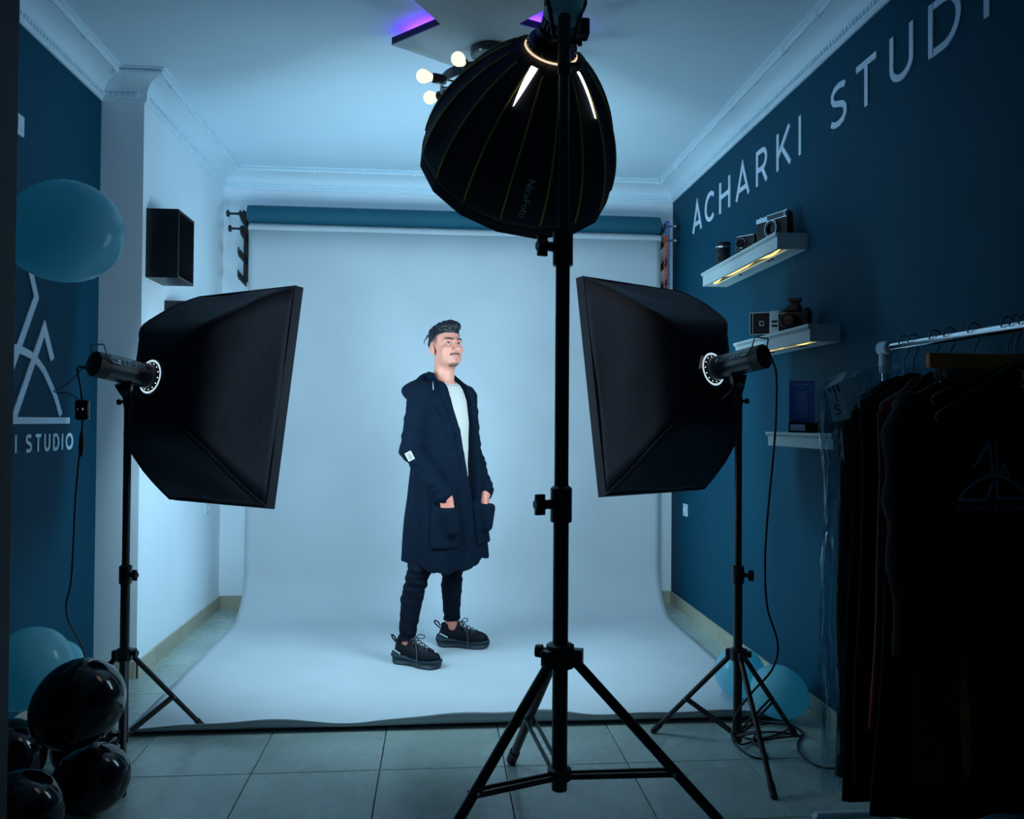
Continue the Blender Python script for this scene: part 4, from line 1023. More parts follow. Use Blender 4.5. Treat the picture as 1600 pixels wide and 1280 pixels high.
hanger(2.254, .165, .085, M_hblack, 'black hanger holding the long black dress', 'plastic')
garment('dark_coat', 2.205, ZN-.004, .26, .185, .205, .015, M_gcloth, 'charcoal coat between the black dress and the red dress', 'coat', 3.1, group=gg)
garment('red_dress', 2.150, ZN-.012, .42, .165, .185, .016, M_red, 'dark red dress between dark garments on the rack', 'dress', 4.4, group=gg)
hanger(2.150, .150, .085, M_wire, 'wire hanger holding the dark red dress')
garment('long_coat', 2.085, ZN-.004, .22, .170, .215, .020, M_bcloth, 'long black coat hanging just behind the printed hoodie', 'coat', 5.3, group=gg)
hanger(2.085, .150, .085, M_hblack, 'black hanger holding the long black coat', 'plastic')
hd = garment('hoodie', 1.985, ZN-.005, .70, .200, .205, .038, M_hood, 'black hoodie printed with the pale studio logo', 'hoodie', 6.2, sleeves=(.70, .052), fold=.10, group=gg)
hk_ = hanger(1.985, .180, .085, M_hblack, 'black hanger holding the printed hoodie', 'plastic')
MB().lathe((RX, 1.975, ZN-.03), (0, -.2, 1), [(-.03, .075), (0, .10), (.03, .095), (.05, .06), (.055, .03)], 20).build('hood', M_hood, hd, 0)
M_print = mat('hoodie_print', (.34, .34, .40), .8)
M_zip = mat('zip_metal', (.10, .10, .11), .4, metal=.7)
yp_ = 1.9375; KS = .00157         # metres for each logo unit
def hp(pts, w, nm='print'):
    mb = MB(); ribbon(mb, [((a-1545)*KS*.995, (740-b)*KS) for a, b in pts], w, Vector((RX+.022, yp_, 1.132)), Vector((1, 0, 0)), Vector((0, 0, 1)), Vector((0, -1, 0)), .0012)
    mb.build(nm, M_print, hd)
hp([(1510, 731), (1536, 690)], .0085, 'logo_stroke'); hp([(1536, 690), (1541, 742)], .0075, 'logo_stroke'); hp([(1546, 688), (1547, 748)], .0075, 'logo_stroke')
arc_ = [(1483, 783), (1495, 768), (1512, 754), (1530, 746), (1545, 743), (1560, 746), (1578, 756), (1592, 768), (1604, 783)]
hp(arc_, .007, 'logo_arc'); hp([(1483, 783), (1531, 782), (1542, 752)], .007, 'logo_base'); hp([(1548, 752), (1548, 780), (1604, 780)], .007, 'logo_base')
hp([(1553, 746), (1560, 727), (1571, 744)], .0065, 'logo_stroke')
mb = MB(); text3(mb, 'ACHARKI STUDIO', (RX+.022-.098, yp_, 1.040), (1, 0, 0), (0, 0, 1), (0, -1, 0), .0125, .14, .0012, .42); mb.build('lettering', M_print, hd)
MB().box((RX+.020, yp_-.001, .98), (.005, .003, .52)).build('zip', M_zip, hd)
MB().box((RX+.014, yp_-.003, 1.262), (.007, .004, .024), bev=.001).box((RX+.026, yp_-.003, 1.272), (.006, .004, .02), bev=.001).build('zip_pull', M_zip, hd)
# wooden clip hanger with a patterned skirt
t = thing('clip_hanger', (RX, 1.86, RZ-.06), 'wooden bar hanger with metal clips nearest the camera', 'hanger', 'hangers on the rack')
mb = MB(); hook(mb, 1.86); mb.build('hook', M_wire, t, 60)
MB().box((RX, 1.86, 1.402), (.40, .018, .036), bev=.004).build('wooden_bar', M_wood, t)
for s in (-1, 1):
    cl = MB().box((RX+s*.145, 1.851, 1.345), (.024, .006, .050), bev=.002).box((RX+s*.145, 1.869, 1.345), (.024, .006, .050), bev=.002).build('clip', M_gcloth, t)
    MB().tube(spline([(RX+s*.145, 1.86, 1.385), (RX+s*.165, 1.852, 1.372), (RX+s*.150, 1.850, 1.352)], 5), .002, 6).build('clip_spring', M_wire, cl, 60)
MB().tube([(RX-.17, 1.86, 1.352), (RX+.17, 1.86, 1.352)], .0022, 8).build('clip_rod', M_wire, t, 60)
sk = thing('long_skirt', (RX+.03, 2.032, .3), 'dark brown skirt with orange printed border showing below the hoodie', 'skirt', gg)
rings = []
for i in range(14):
    f = i/13; z_ = 1.33-(1.33-.335)*f; w_ = .15+.03*f
    rings.append([Vector((RX+.03+math.cos(2*PI*j/48)*w_, 2.032+math.sin(2*PI*j/48)*(.008+.008*f)*(1+.4*f*vnoise(math.cos(2*PI*j/48)*5, 2)), z_)) for j in range(48)])
MB().loft(rings).build('cloth', M_brown, sk, 0)
rings = []
for i in range(10):
    f = i/9; z_ = .80-.45*f
    rings.append([Vector((RX-.005+dx_*.012, 2.018-.010*f-.003*math.sin(9*f+dx_)+dy_, z_)) for dx_, dy_ in ((-1, 0), (1, 0), (1, .003), (-1, .003))])
MB().loft(rings).build('printed_border', M_orn, sk, 40)
cs = thing('folded_cloth', (RX, 1.86, 1.24), 'short dark cloth folded in the wooden clip hanger', 'cloth', gg)
rings = [[Vector((RX+.01+math.cos(2*PI*j/40)*.165, 1.86+math.sin(2*PI*j/40)*(.004+.006*i/6)*(1+.25*vnoise(math.cos(2*PI*j/40)*5, 3)), 1.338-.085*i/6)) for j in range(40)] for i in range(7)]
MB().loft(rings).build('cloth', M_bcloth, cs, 0)
hanger(1.800, .205, .115, M_hblack, 'empty black plastic hanger in front of the hoodie', 'plastic')
hanger(1.832, .195, .075, M_hblack, 'bare dark hanger just behind the nearest empty hanger', 'plastic')
# clear garment bag with a folded card caught under its shoulder
def plastic():
    m = bpy.data.materials.new('clear_plastic_film'); m.use_nodes = True; nt = m.node_tree; nt.nodes.clear()
    tr = nt.nodes.new('ShaderNodeBsdfTransparent'); tr.inputs[0].default_value = (.80, .92, .96, 1)
    gl = nt.nodes.new('ShaderNodeBsdfGlossy'); gl.inputs['Roughness'].default_value = .16; gl.inputs[0].default_value = (.8, .95, 1, 1)
    df = nt.nodes.new('ShaderNodeBsdfDiffuse'); df.inputs[0].default_value = (.35, .6, .7, 1)
    lw = nt.nodes.new('ShaderNodeLayerWeight'); lw.inputs[0].default_value = .35
    n = nt.nodes.new('ShaderNodeTexNoise'); n.inputs['Scale'].default_value = 16; n.inputs['Detail'].default_value = 6; n.inputs['Distortion'].default_value = 2.5
    tc = nt.nodes.new('ShaderNodeTexCoord'); mp = nt.nodes.new('ShaderNodeMapping'); mp.inputs['Scale'].default_value = (1.4, 1.4, .45)
    nt.links.new(tc.outputs['Object'], mp.inputs[0]); nt.links.new(mp.outputs[0], n.inputs['Vector'])
    bp = nt.nodes.new('ShaderNodeBump'); bp.inputs['Strength'].default_value = 1.; bp.inputs['Distance'].default_value = .03
    nt.links.new(n.outputs['Fac'], bp.inputs['Height'])
    for k in (gl, lw, df): nt.links.new(bp.outputs[0], k.inputs['Normal'])
    mr = nt.nodes.new('ShaderNodeMapRange'); mr.inputs[3].default_value = .06; mr.inputs[4].default_value = .62; nt.links.new(lw.outputs['Facing'], mr.inputs[0])
    m0 = nt.nodes.new('ShaderNodeMixShader'); m0.inputs[0].default_value = .25; nt.links.new(gl.outputs[0], m0.inputs[1]); nt.links.new(df.outputs[0], m0.inputs[2])
    mx = nt.nodes.new('ShaderNodeMixShader'); nt.links.new(mr.outputs[0], mx.inputs[0]); nt.links.new(tr.outputs[0], mx.inputs[1]); nt.links.new(m0.outputs[0], mx.inputs[2])
    o = nt.nodes.new('ShaderNodeOutputMaterial'); nt.links.new(mx.outputs[0], o.inputs[0]); return m
M_film = plastic()
bg = thing('garment_bag', (RX, 2.31, .2), 'clear crinkled plastic garment bag over the farthest dress', 'garment bag')
rings = []
Zb = [(1.425, .02, .006), (1.418, .10, .012), (1.405, .17, .022), (1.38, .215, .032), (1.33, .245, .040), (1.25, .252, .045), (1.15, .238, .042), (1.05, .226, .042), (.95, .236, .04), (.85, .236, .042), (.7, .244, .040), (.55, .243, .044), (.4, .238, .042), (.3, .238, .044), (.2, .236, .046)]
for z_, w_, k in Zb:
    ring = []
    for j in range(72):
        a = 2*PI*j/72; c, s = math.cos(a), math.sin(a)
        q_ = .014*vnoise(a*4+z_*13, 1.)+.008*vnoise(a*9-z_*31, 2.)
        ring.append(Vector((RX+c*(w_+q_*.5), 2.315+s*(k+q_*.45), z_+.012*math.sin(a*5)*(z_ < .25))))
    rings.append(ring)
MB().loft(rings, True, False).build('film', M_film, bg, 25)
M_card = mat('pale_card', (.70, .90, .95), .6, noise=.12, nscale=25); M_cardp = mat('card_print', (.03, .10, .13), .6)
ca = thing('price_card', (1.135, 2.25, 1.25), 'pale folded price card numbered 15 inside the plastic bag', 'card')
co_ = Vector((1.148, 2.262, 1.322)); Ru = Matrix.Rotation(math.radians(-8), 3, 'Y') @ Matrix.Rotation(math.radians(-38), 3, 'Z')
U_, V_, N_ = Ru @ Vector((1, 0, 0)), Ru @ Vector((0, 0, 1)), Ru @ Vector((0, -1, 0))
MB().prism([co_-U_*.038-V_*.062, co_+U_*.004-V_*.060, co_+U_*.002+V_*.052, co_-U_*.046+V_*.036], N_*.002).build('front_leaf', M_card, ca)
MB().prism([co_+U_*.004-V_*.060, co_+U_*.040-V_*.050-N_*.012, co_+U_*.036+V_*.060-N_*.012, co_+U_*.002+V_*.052], N_*.002).build('side_leaf', M_card, ca)
MB().prism([co_-U_*.046+V_*.036, co_+U_*.002+V_*.052, co_+U_*.016+V_*.078-N_*.02, co_-U_*.01+V_*.074-N_*.02], N_*.002).build('top_flap', M_card, ca)
mb = MB(); text3(mb, '5', co_+U_*-.030-V_*.044+N_*.002, U_, V_, N_, .030, .12, .0006); text3(mb, '1', co_+U_*-.026-V_*.006+N_*.002, U_, V_, N_, .024, .12, .0006)
mb.build('printed_number', M_cardp, ca)
mb = MB()
for i in range(3): mb.prism([co_-U_*(.036-.012*i)+V_*.022+N_*.002, co_-U_*(.030-.012*i)+V_*.022+N_*.002, co_-U_*(.034-.012*i)+V_*(.036+.003*i)+N_*.002, co_-U_*(.040-.012*i)+V_*(.036+.003*i)+N_*.002], N_*.0006)
mb.build('printed_bars', M_cardp, ca)
# pale box under the rack
bx_ = thing('storage_box', (1.40, 1.75, 0), 'pale lidded box standing under the clothes rack', 'box')
MB().box((1.40, 1.80, .085), (.30, .38, .17), bev=.004).build('carton', M_white, bx_)
MB().box((1.40, 1.80, .185), (.31, .39, .03), bev=.003).build('lid', M_white, bx_)

# ================================================================== the man
from mathutils.bvhtree import BVHTree
MX, MY = .030, 4.440
FA = math.radians(-42); FX, FY = math.cos(FA), math.sin(FA)
pe = thing('person', (MX, MY, 0), 'man in long black hooded cardigan, white shirt and black jeans, hands in pockets', 'person')
def fl(f, l, z): return (MX+FX*f-FY*l, MY+FY*f+FX*l, z)
def to_fl(X, Y): return (X-MX)*FX+(Y-MY)*FY, -(X-MX)*FY+(Y-MY)*FX
M_coat = mat('black_jersey', (.0016, .0070, .017), .9, noise=.12, nscale=70, bump=.12, bscale=240, spec=.12)
M_shirt = mat('white_cotton', (.54, .50, .455), .8, bump=.08, bscale=60)
M_jean = mat('black_denim', (.0022, .0052, .0125), .8, noise=.2, nscale=90, bump=.2, bscale=120, spec=.12)
M_shoe = mat('black_sneaker', (.003, .0045, .009), .65, noise=.2, nscale=50, bump=.2, bscale=200, spec=.2)
M_sole = mat('teal_black_sole', (.006, .022, .034), .55)
M_lace = mat('speckled_lace', (.05, .06, .07), .7, noise=.9, nscale=160)
M_hair = mat('black_hair', (.004, .006, .010), .45, noise=.3, nscale=40, bump=.6, bscale=70, spec=.4)
def skin_mat():
    m = mat('skin', (.6, .36, .27), .48, spec=.4, bump=.03, bscale=400); nt = m.node_tree; b = nt.nodes['Principled BSDF']
    a = nt.nodes.new('ShaderNodeAttribute'); a.attribute_name = 'Col'; nt.links.new(a.outputs['Color'], b.inputs['Base Color'])
    b.inputs['Subsurface Weight'].default_value = .06; b.inputs['Subsurface Scale'].default_value = .01
    return m
M_skin = skin_mat()
SK = np.array([.68, .275, .195])

# ---- head, in its own frame (a forward, b left, c up; origin between the eyes' level and the ears)
HC = np.array([.036, 4.424, 1.646]); ha, hp_ = math.radians(-62), math.radians(9)
hf = np.array([math.cos(ha)*math.cos(hp_), math.sin(ha)*math.cos(hp_), math.sin(hp_)]); hl = np.array([-math.sin(ha), math.cos(ha), 0.]); hu = np.cross(hf, hl)
def h2w(P): return HC+np.asarray(P)[..., 0:1]*hf+np.asarray(P)[..., 1:2]*hl+np.asarray(P)[..., 2:3]*hu
def w2h(P): q = np.asarray(P)-HC; return np.stack([q @ hf, q @ hl, q @ hu], -1)
nk0 = w2h(np.array(fl(-.015, 0, 1.40))); nk1 = np.array([-.030, 0, -.075])
def head_sdf(a, b, c):
    B = np.abs(b)
    v = ell(a, b, c, (-.018, 0, .032), (.100, .077, .086))
    v = smin(v, ell(a, b, c, (.030, 0, -.035), (.064, .059, .082)), .03)
    v = smin(v, ell(a, B, c, (.012, .034, -.068), (.055, .026, .034)), .025)         # jaw
    v = smin(v, ell(a, b, c, (.070, 0, -.100), (.024, .024, .020)), .025)            # chin
    v = smin(v, ell(a, B, c, (.062, .040, -.028), (.024, .022, .018)), .018)         # cheekbone
    v = smin(v, cone(a, B, c, (.088, .008, .017), (.070, .044, .020), .009, .008), .016)  # brow
    v = smax(v, -ell(a, B, c, (.100, .031, .000), (.021, .018, .0115)), .012)        # eye socket
    v = smin(v, cone(a, b, c, (.091, 0, .006), (.1175, 0, -.037), .0075, .0115), .009)
    v = smin(v, ell(a, B, c, (.101, .0115, -.041), (.011, .0075, .0075)), .008)      # nostril wings
    v = smax(v, -ell(a, B, c, (.108, .0065, -.0495), (.006, .0032, .0045)), .003)
    v = smin(v, ell(a, b, c, (.082, 0, -.068), (.018, .027, .020)), .015)            # muzzle
    v = smin(v, cone(a, B, c, (.0985, .005, -.0655), (.0895, .021, -.0685), .0052, .003), .005)
    v = smin(v, cone(a, B, c, (.0965, .003, -.0775), (.0895, .018, -.0735), .0060, .003), .005)
    v = smax(v, -cone(a, B, c, (.106, 0, -.0713), (.094, .022, -.0705), .0016, .001), .003)
    v = smax(v, -ell(a, b, c, (.104, 0, -.0875), (.008, .018, .004)), .008)
    er = ell(a*.97+c*.2, B, c-a*.2, (-.018, .080, -.012), (.021, .0085, .033))
    er = smax(er, -ell(a, B, c, (-.014, .091, -.008), (.012, .006, .020)), .004)
    v = smin(v, er, .008)
    nk = cone(a, b, c, nk1, nk0, .052, .060)
    v = smin(v, nk, .030)
    return v
V, F = surfnet(head_sdf, (-.155, -.115, -.25), (.135, .115, .135), .0026)
a, b, c = V.T; B = np.abs(b)
col = np.tile(SK, (len(V), 1))
def mixc(m, colr): 
    global col
    m = np.clip(m, 0, 1)[:, None]; col = col*(1-m)+np.array(colr)*m
g = lambda x, s: np.exp(-(x/s)**2)
mixc(.55*g(B-.045, .02)*g(c+.03, .022)*(a > .03), (.58, .24, .19))          # cheeks
mixc(.6*g(b, .014)*g(c+.036, .014)*(a > .09), (.58, .24, .19))
mixc(.9*(a > .082)*g(c+.0715, .0072)*np.clip(1.6-(B/.0185)**4, 0, 1), (.50, .19, .185))   # lips
st = (c < -.045)*np.clip((a+.01)/.05, 0, 1)*np.clip((-.048-c)/.03, 0, 1)*(c > -.135)
mixc(.16*st, (.10, .07, .06))
mo = (a > .075)*np.clip(1.5*g(c+.0585+.10*np.maximum(B-.012, 0)*2.2, .0050), 0, 1)*(B < .031)*(c > -.078)
mixc(.88*mo, (.030, .020, .018))
mixc(.80*(a > .08)*g(b, .0045)*g(c+.090, .007), (.03, .02, .018))
mixc(.80*(a > .045)*np.clip((-.1005-c)/.010, 0, 1)*np.clip((.030-B)/.008, 0, 1)*(c > -.128), (.035, .026, .024))
sc = np.clip((c+.012-(a > .0)*0)/.050, 0, 1)*np.clip((.036-a)/.02, 0, 1)*(B < .0865)*np.clip((B-.02)/.02+(a < -.03)*1., 0, 1)
ear = (np.abs(a+.018) < .028) & (B > .0755) & (np.abs(c+.012) < .036)
mixc(.92*np.where(ear, 0, sc), (.030, .030, .034))
mixc(.85*(a < -.05)*np.clip((c+.06)/.03, 0, 1), (.02, .02, .024))
HV, HF, HCOL = h2w(V), F, col
# ---- trunk, arms and legs under the clothes, then the hands, all one body mesh
R_SH, R_EL, R_WR = fl(-.01, -.175, 1.385), fl(-.02, -.232, 1.10), fl(.150, -.170, .875)
L_SH, L_EL, L_WR = fl(-.01, .175, 1.385), fl(-.02, .236, 1.10), fl(.165, .150, .875)
R_HIP, R_KN, R_AN = (-.025, 4.375, .88), (-.098, 4.300, .475), (-.158, 4.293, .115)
L_HIP, L_KN, L_AN = (.088, 4.500, .88), (.082, 4.565, .48), (.080, 4.604, .115)
def trunk(X, Y, Z):
    f, l = to_fl(X, Y)
    v = ell(f, l, Z, (0, 0, 1.22), (.095, .145, .235)); v = smin(v, ell(f, l, Z, (0, 0, .93), (.10, .135, .15)), .06)
    v = smin(v, cone(X, Y, Z, fl(-.02, 0, 1.35), fl(-.012, 0, 1.46), .075, .058), .04)
    for s, e, w in ((R_SH, R_EL, R_WR), (L_SH, L_EL, L_WR)):
        v = smin(v, cone(X, Y, Z, s, e, .046, .040), .03); v = smin(v, cone(X, Y, Z, e, w, .040, .028), .015)
    for h_, k, n in ((R_HIP, R_KN, R_AN), (L_HIP, L_KN, L_AN)):
        v = smin(v, cone(X, Y, Z, h_, k, .062, .036), .03); m = np.array(k)*.5+np.array(n)*.5+np.array([-.004, .016, .035]); v = smin(v, cone(X, Y, Z, k, m, .034, .034), .01); v = smin(v, cone(X, Y, Z, m, n, .034, .034), .01)
    return v
TV, TF = surfnet(trunk, (MX-.33, MY-.36, .07), (MX+.36, MY+.33, 1.47), .011)
def hand(wr, dirn, side, out):
    wr = np.array(wr); d = np.array(dirn, float); d /= np.linalg.norm(d); o = np.array(out, float); o -= d*(o @ d); o /= np.linalg.norm(o); sd = np.cross(d, o)*side   # sd: towards the thumb
    def f(X, Y, Z):
        P = lambda u, s, n: wr+d*u+sd*s+o*n
        v = cone(X, Y, Z, P(.0, 0, 0), P(.02, 0, 0), .021, .026)
        for s in (-.024, -.008, .008, .024): v = smin(v, cone(X, Y, Z, P(.02, s*.8, 0), P(.085, s, .002), .0145, .0115), .012)
        for s, L_ in ((-.030, .055), (-.010, .070), (.010, .074), (.030, .066)):
            k1, k2 = P(.085, s*.85, .002), P(.085+L_*.5, s, .004)
            v = smin(v, cone(X, Y, Z, k1, k2, .0098, .0088), .004); v = smin(v, cone(X, Y, Z, k2, P(.085+L_, s*1.02, -.010), .0088, .0072), .003)
        v = smin(v, cone(X, Y, Z, P(.025, .018, -.004), P(.062, .022, -.014), .0125, .0105), .010)
        v = smin(v, cone(X, Y, Z, P(.062, .022, -.014), P(.095, .010, -.018), .0105, .0085), .004)
        return v
    c_ = wr+d*.06
    return surfnet(f, c_-.125, c_+.125, .0042)
R_WR2 = fl(.160, -.170, .880)
rh = hand(R_WR2, (FX*.12-FY*.10, FY*.12+FX*.10, -.97), -1, (FX*.55+FY*.8, FY*.55-FX*.8, .1))
lh_ = hand(fl(.174, .138, .880), (FX*.15+FY*.18, FY*.15-FX*.18, -.95), 1, (FX*.9-FY*.4, FY*.9+FX*.4, .1))
allV = [HV, TV, rh[0], lh_[0]]; allF = []; off_ = 0
for vv, ff in ((HV, HF), (TV, TF), rh, lh_): allF.append(ff+off_); off_ += len(vv)
cols = np.concatenate([HCOL]+[np.tile(SK*np.array([1., .88, .86]), (len(v), 1)) for v in allV[1:]])
body = net_obj('body', np.concatenate(allV), np.concatenate(allF), M_skin, pe, 0, cols)

# ---- eyes, brows, hair
M_eye = mat('eye_white', (.62, .62, .62), .2); M_lid = mat('eyelid_skin', (.52, .235, .18), .5); M_iris = mat('iris_brown', (.018, .010, .007), .15)
look = np.array([0, 0, 1.25])-HC; look /= np.linalg.norm(look)
for s in (-1, 1):
    ec = h2w(np.array([.0775, s*.031, .0005])); e_ = MB().sphere(ec, .0138, 18, 12).build('eye', M_eye, pe, 0)
    lk = Vector(look*.75+hf*.25).normalized()
    MB().lathe(Vector(ec)+lk*.0122, lk, [(0, .0062), (.0018, .0052), (.0024, .002)], 14).build('iris', M_iris, e_, 0)
    for ph0, ph1 in ((11, 100), (-17, -100)):
        g_ = []
        for i in range(7):
            ph = math.radians(ph0+(ph1-ph0)*i/6); row = []
            for j in range(11):
                be = math.radians(-85+17*j); p0 = math.radians(ph0)*(math.cos(be)**.6 if i == 0 else 1) if i == 0 else ph
                row.append(Vector(h2w(np.array([.0775+.0152*math.cos(be)*math.cos(p0), s*.031+.0152*math.sin(be), .0005+.0152*math.cos(be)*math.sin(p0)]))))
            g_.append(row)
        MB().loft(g_, closed=False).build('eyelid', M_lid, pe, 0)
    lid = [h2w(np.array([.0925-.007*k*k-.25*abs(k)**2*.0-.0012*(k+2)*(.5), s*(.031+k*.0125), .0040-.0030*k*k])) for k in (-1, -.6, -.2, .2, .6, 1)]
    MB().tube([Vector(p) for p in lid], .0011, 6).build('eyelash', M_hair, pe, 0)
    br = [(.0985, s*.011, .0165), (.0975, s*.020, .0195), (.0925, s*.032, .0235), (.0855, s*.042, .0240), (.076, s*.051, .0195)]
    br = [Vector(h2w(np.array(p))) for p in br]; MB().tube(spline(br, 4), [.0030]*4+[.0038]*6+[.0030]*4+[.0020]*3, 8).build('eyebrow', M_hair, pe, 0)
def hair_sdf(a, b, c):
    v = ell(a, b, c, (-.020, 0, .034), (.104, .081, .092))
    line = .060-np.clip((.055-a)/.12, 0, 1)*.040-np.clip((-.065-a)/.04, 0, 1)*.050
    v = smax(v, line-c, .006)
    v = smin(v, ell(a, b, c, (.012, 0, .100), (.078, .066, .034)), .02)
    v = smin(v, ell(a, b, c, (.058, .004, .098), (.034, .052, .032)), .015)          # quiff
    v = smin(v, ell(a, b, c, (-.045, -.005, .085), (.055, .066, .036)), .02)
    v = v+.0022*np.sin(b*260+8*np.sin(a*35))*np.clip((c-.06)/.03, 0, 1)+.0015*np.sin(a*170+b*90)*np.clip((c-.05)/.03, 0, 1)
    return v
V, F = surfnet(hair_sdf, (-.15, -.10, -.07), (.115, .10, .15), .003)
net_obj('hair', h2w(V), F, M_hair, pe, 0)
for k, (b0, c0, da, dc) in enumerate(((-.03, .080, -.030, .012), (-.045, .070, -.034, -.010), (-.02, .066, -.036, -.014), (.0, .09, -.028, .01))):
    P_ = [(-.095, b0, c0), (-.112, b0-.006, c0+.010), (-.108+da, b0-.012, c0+dc), (-.104+da, b0-.014, c0+dc-.020)]
    MB().tube(spline([Vector(h2w(np.array(p))) for p in P_], 5), [.005-.00028*i for i in range(16)], 7).build('hair_tuft', M_hair, pe, 0)

# ---- T-shirt
zt = np.array([.74, .80, .95, 1.10, 1.25, 1.36, 1.42, 1.455, 1.48]); at_ = np.array([.125, .124, .118, .112, .112, .100, .085, .074, .070]); bt = np.array([.165, .163, .155, .155, .165, .150, .115, .085, .074])
def shirt(X, Y, Z):
    f, l = to_fl(X, Y); A_ = np.interp(Z, zt, at_); B_ = np.interp(Z, zt, bt); cf = np.interp(Z, [.8, 1.2, 1.4, 1.5], [0, .004, -.004, -.012])
    r = np.sqrt(((f-cf)/A_)**2+(l/B_)**2); v = (r-1)*np.minimum(A_, B_)
    v = v+.0022*np.sin(Z*85+l*14)*np.clip((.93-Z)/.1, 0, 1)+.0015*np.sin(Z*40-l*25)*np.clip((1.3-Z)/.2, 0, 1)
    top = Z-(1.478-.40*np.maximum(f-cf+.02, 0)-.02*np.abs(l)); v = smax(v, top, .006); v = np.maximum(v, .79+.02*l-Z)
    inner = (r-1)*np.minimum(A_, B_)+.010
    return np.maximum(v, np.minimum(np.where(Z > 1.40, -inner, -1), 1)*1.0) if False else v
V, F = surfnet(shirt, (MX-.22, MY-.22, .76), (MX+.22, MY+.22, 1.50), .006)
ts_ = net_obj('t_shirt', V, F, M_shirt, pe, 0)
sp_ = []
for k in range(13):
    l_ = -.05+.135*k/12; A_, B_ = float(np.interp(1.235, zt, at_)), float(np.interp(1.235, zt, bt)); sp_.append(Vector(fl(.004+A_*math.sqrt(1-(l_/B_)**2), l_, 1.235)))
MB().tube(sp_, .0016, 6).build('chest_seam', M_dimpl, ts_, 0)
col_pts = []
for k in range(28):
    an = 2*PI*k/28; f_, l_ = -.012+.068*math.cos(an), .070*math.sin(an); zz = 1.478-.40*max(f_+.012+.02, 0)-.02*abs(l_)
    col_pts.append(Vector(fl(f_, l_, zz)))
MB().tube(col_pts, .0055, 8, True).build('collar_rib', M_shirt, ts_, 0)

# ---- long open cardigan with hood
zk = np.array([.44, .50, .60, .75, .90, 1.00, 1.10, 1.25, 1.36, 1.41, 1.45, 1.50]); ak = np.array([.212, .210, .203, .188, .168, .156, .146, .140, .128, .115, .098, .09]); bk = np.array([.248, .246, .240, .228, .210, .198, .190, .192, .190, .172, .135, .11])
LO_ = ([.74, .80, .825, .95, 1.10, 1.20, 1.31, 1.40, 1.46, 1.52], [.034, .026, .012, -.004, -.022, -.045, -.070, -.080, -.078, -.078])
HI_ = ([.74, .80, .825, .95, 1.10, 1.20, 1.31, 1.40, 1.46, 1.52], [.036, .046, .060, .070, .076, .079, .082, .080, .078, .078])
def coat_body(f, l, Z):
    A_ = np.interp(Z, zk, ak); B_ = np.interp(Z, zk, bk); th = np.arctan2(l, f); r = np.sqrt((f/A_)**2+(l/B_)**2)
    v = (r-1)*np.minimum(A_, B_)
    low = np.clip((1.05-Z)/.5, 0, 1)
    v = v-low*(.010*np.sin(7*th+1.2+Z*1.5)+.006*np.sin(12*th-.7-Z*3))-np.clip((1.3-Z)/.2, 0, 1)*.0025*np.sin(19*th+Z*9)
    top = Z-(1.472-.30*np.maximum(np.abs(l)-.06, 0)-.06*np.maximum(f, 0)); v = smax(v, top, .03)
    return v
def coat(X, Y, Z):
    f, l = to_fl(X, Y); v = coat_body(f, l, Z)
    for sh, el_, wr, s in ((R_SH, R_EL, R_WR, -1), (L_SH, L_EL, L_WR, 1)):
        wv = .0035*np.sin(Z*75+f*30)+.002*np.sin(Z*140-f*60)
        v = smin(v, cone(X, Y, Z, sh, el_, .068, .060)+wv*.6, .035)
        v = smin(v, cone(X, Y, Z, el_, wr, .060, .043)+wv, .014)
        wr_ = np.array(wr); e2 = np.array(el_); d_ = (wr_-e2)/np.linalg.norm(wr_-e2)
        v = smin(v, cone(X, Y, Z, wr_-d_*.035, wr_+d_*.002, .041, .039), .004)
    # hood lying over the back and shoulders
    hb = ell(f, l, Z, (-.105, -.02, 1.405), (.105, .165, .075)); hb = smin(hb, ell(f, l, Z, (-.030, -.160, 1.408), (.110, .085, .050)), .03)
    hb = smin(hb, ell(f, l, Z, (-.045, .145, 1.40), (.085, .065, .052)), .03); hb = smin(hb, ell(f, l, Z, (-.085, 0, 1.475), (.045, .105, .040)), .03)
    v = smin(v, hb, .010)
    # rolled lapels, the hood's front edges running down the opening
    for s, P_ in ((-1, [(-.03, -.092, 1.492), (.05, -.102, 1.43), (.112, -.098, 1.33), (.138, -.062, 1.20), (.146, -.040, 1.08), (.158, -.016, .95), (.176, .004, .80)]),
                  (1, [(-.03, .092, 1.488), (.05, .102, 1.43), (.104, .104, 1.33), (.128, .100, 1.20), (.136, .098, 1.08), (.150, .094, .95), (.168, .080, .80)])):
        for p, q in zip(P_, P_[1:]): v = smin(v, cone(X, Y, Z, fl(*p), fl(*q), .020, .019), .008)
        if s < 0:
            for p, q in zip(P_[1:5], P_[2:6]): v = smin(v, cone(X, Y, Z, fl(p[0]-.014, p[1]-.045, p[2]-.01), fl(q[0]-.012, q[1]-.03, q[2]), .020, .016), .012)
    # front opening
    lo_, hi_ = np.interp(Z, *LO_), np.interp(Z, *HI_)
    op = np.maximum(np.maximum(lo_-l, l-hi_), .0-f); op = np.where(Z < .79, 1., op)
    v = smax(v, -op, .006)
    nkh = cone(X, Y, Z, fl(-.02, 0, 1.30), fl(-.005, 0, 1.60), .073, .078); v = smax(v, -nkh, .008)
    # ragged hem, hollow below
    hem = .512+.030*np.sin(l*9+.4)*np.sin(f*6)-.10*np.clip(f, 0, .3)-.06*np.clip(f-.12, 0, .2)+.004*np.sin(l*60+f*45)+.02*np.clip(-l-.15, 0, .2)
    v = np.maximum(v, hem-Z)
    inn = coat_body(f, l, Z)+.014; v = np.where(Z < .80, np.maximum(v, -np.where(Z < .78, inn, 1)), v)
    return v
V, F = surfnet(coat, (MX-.34, MY-.34, .40), (MX+.36, MY+.34, 1.54), .0062)
ct = net_obj('cardigan', V, F, M_coat, pe, 0)
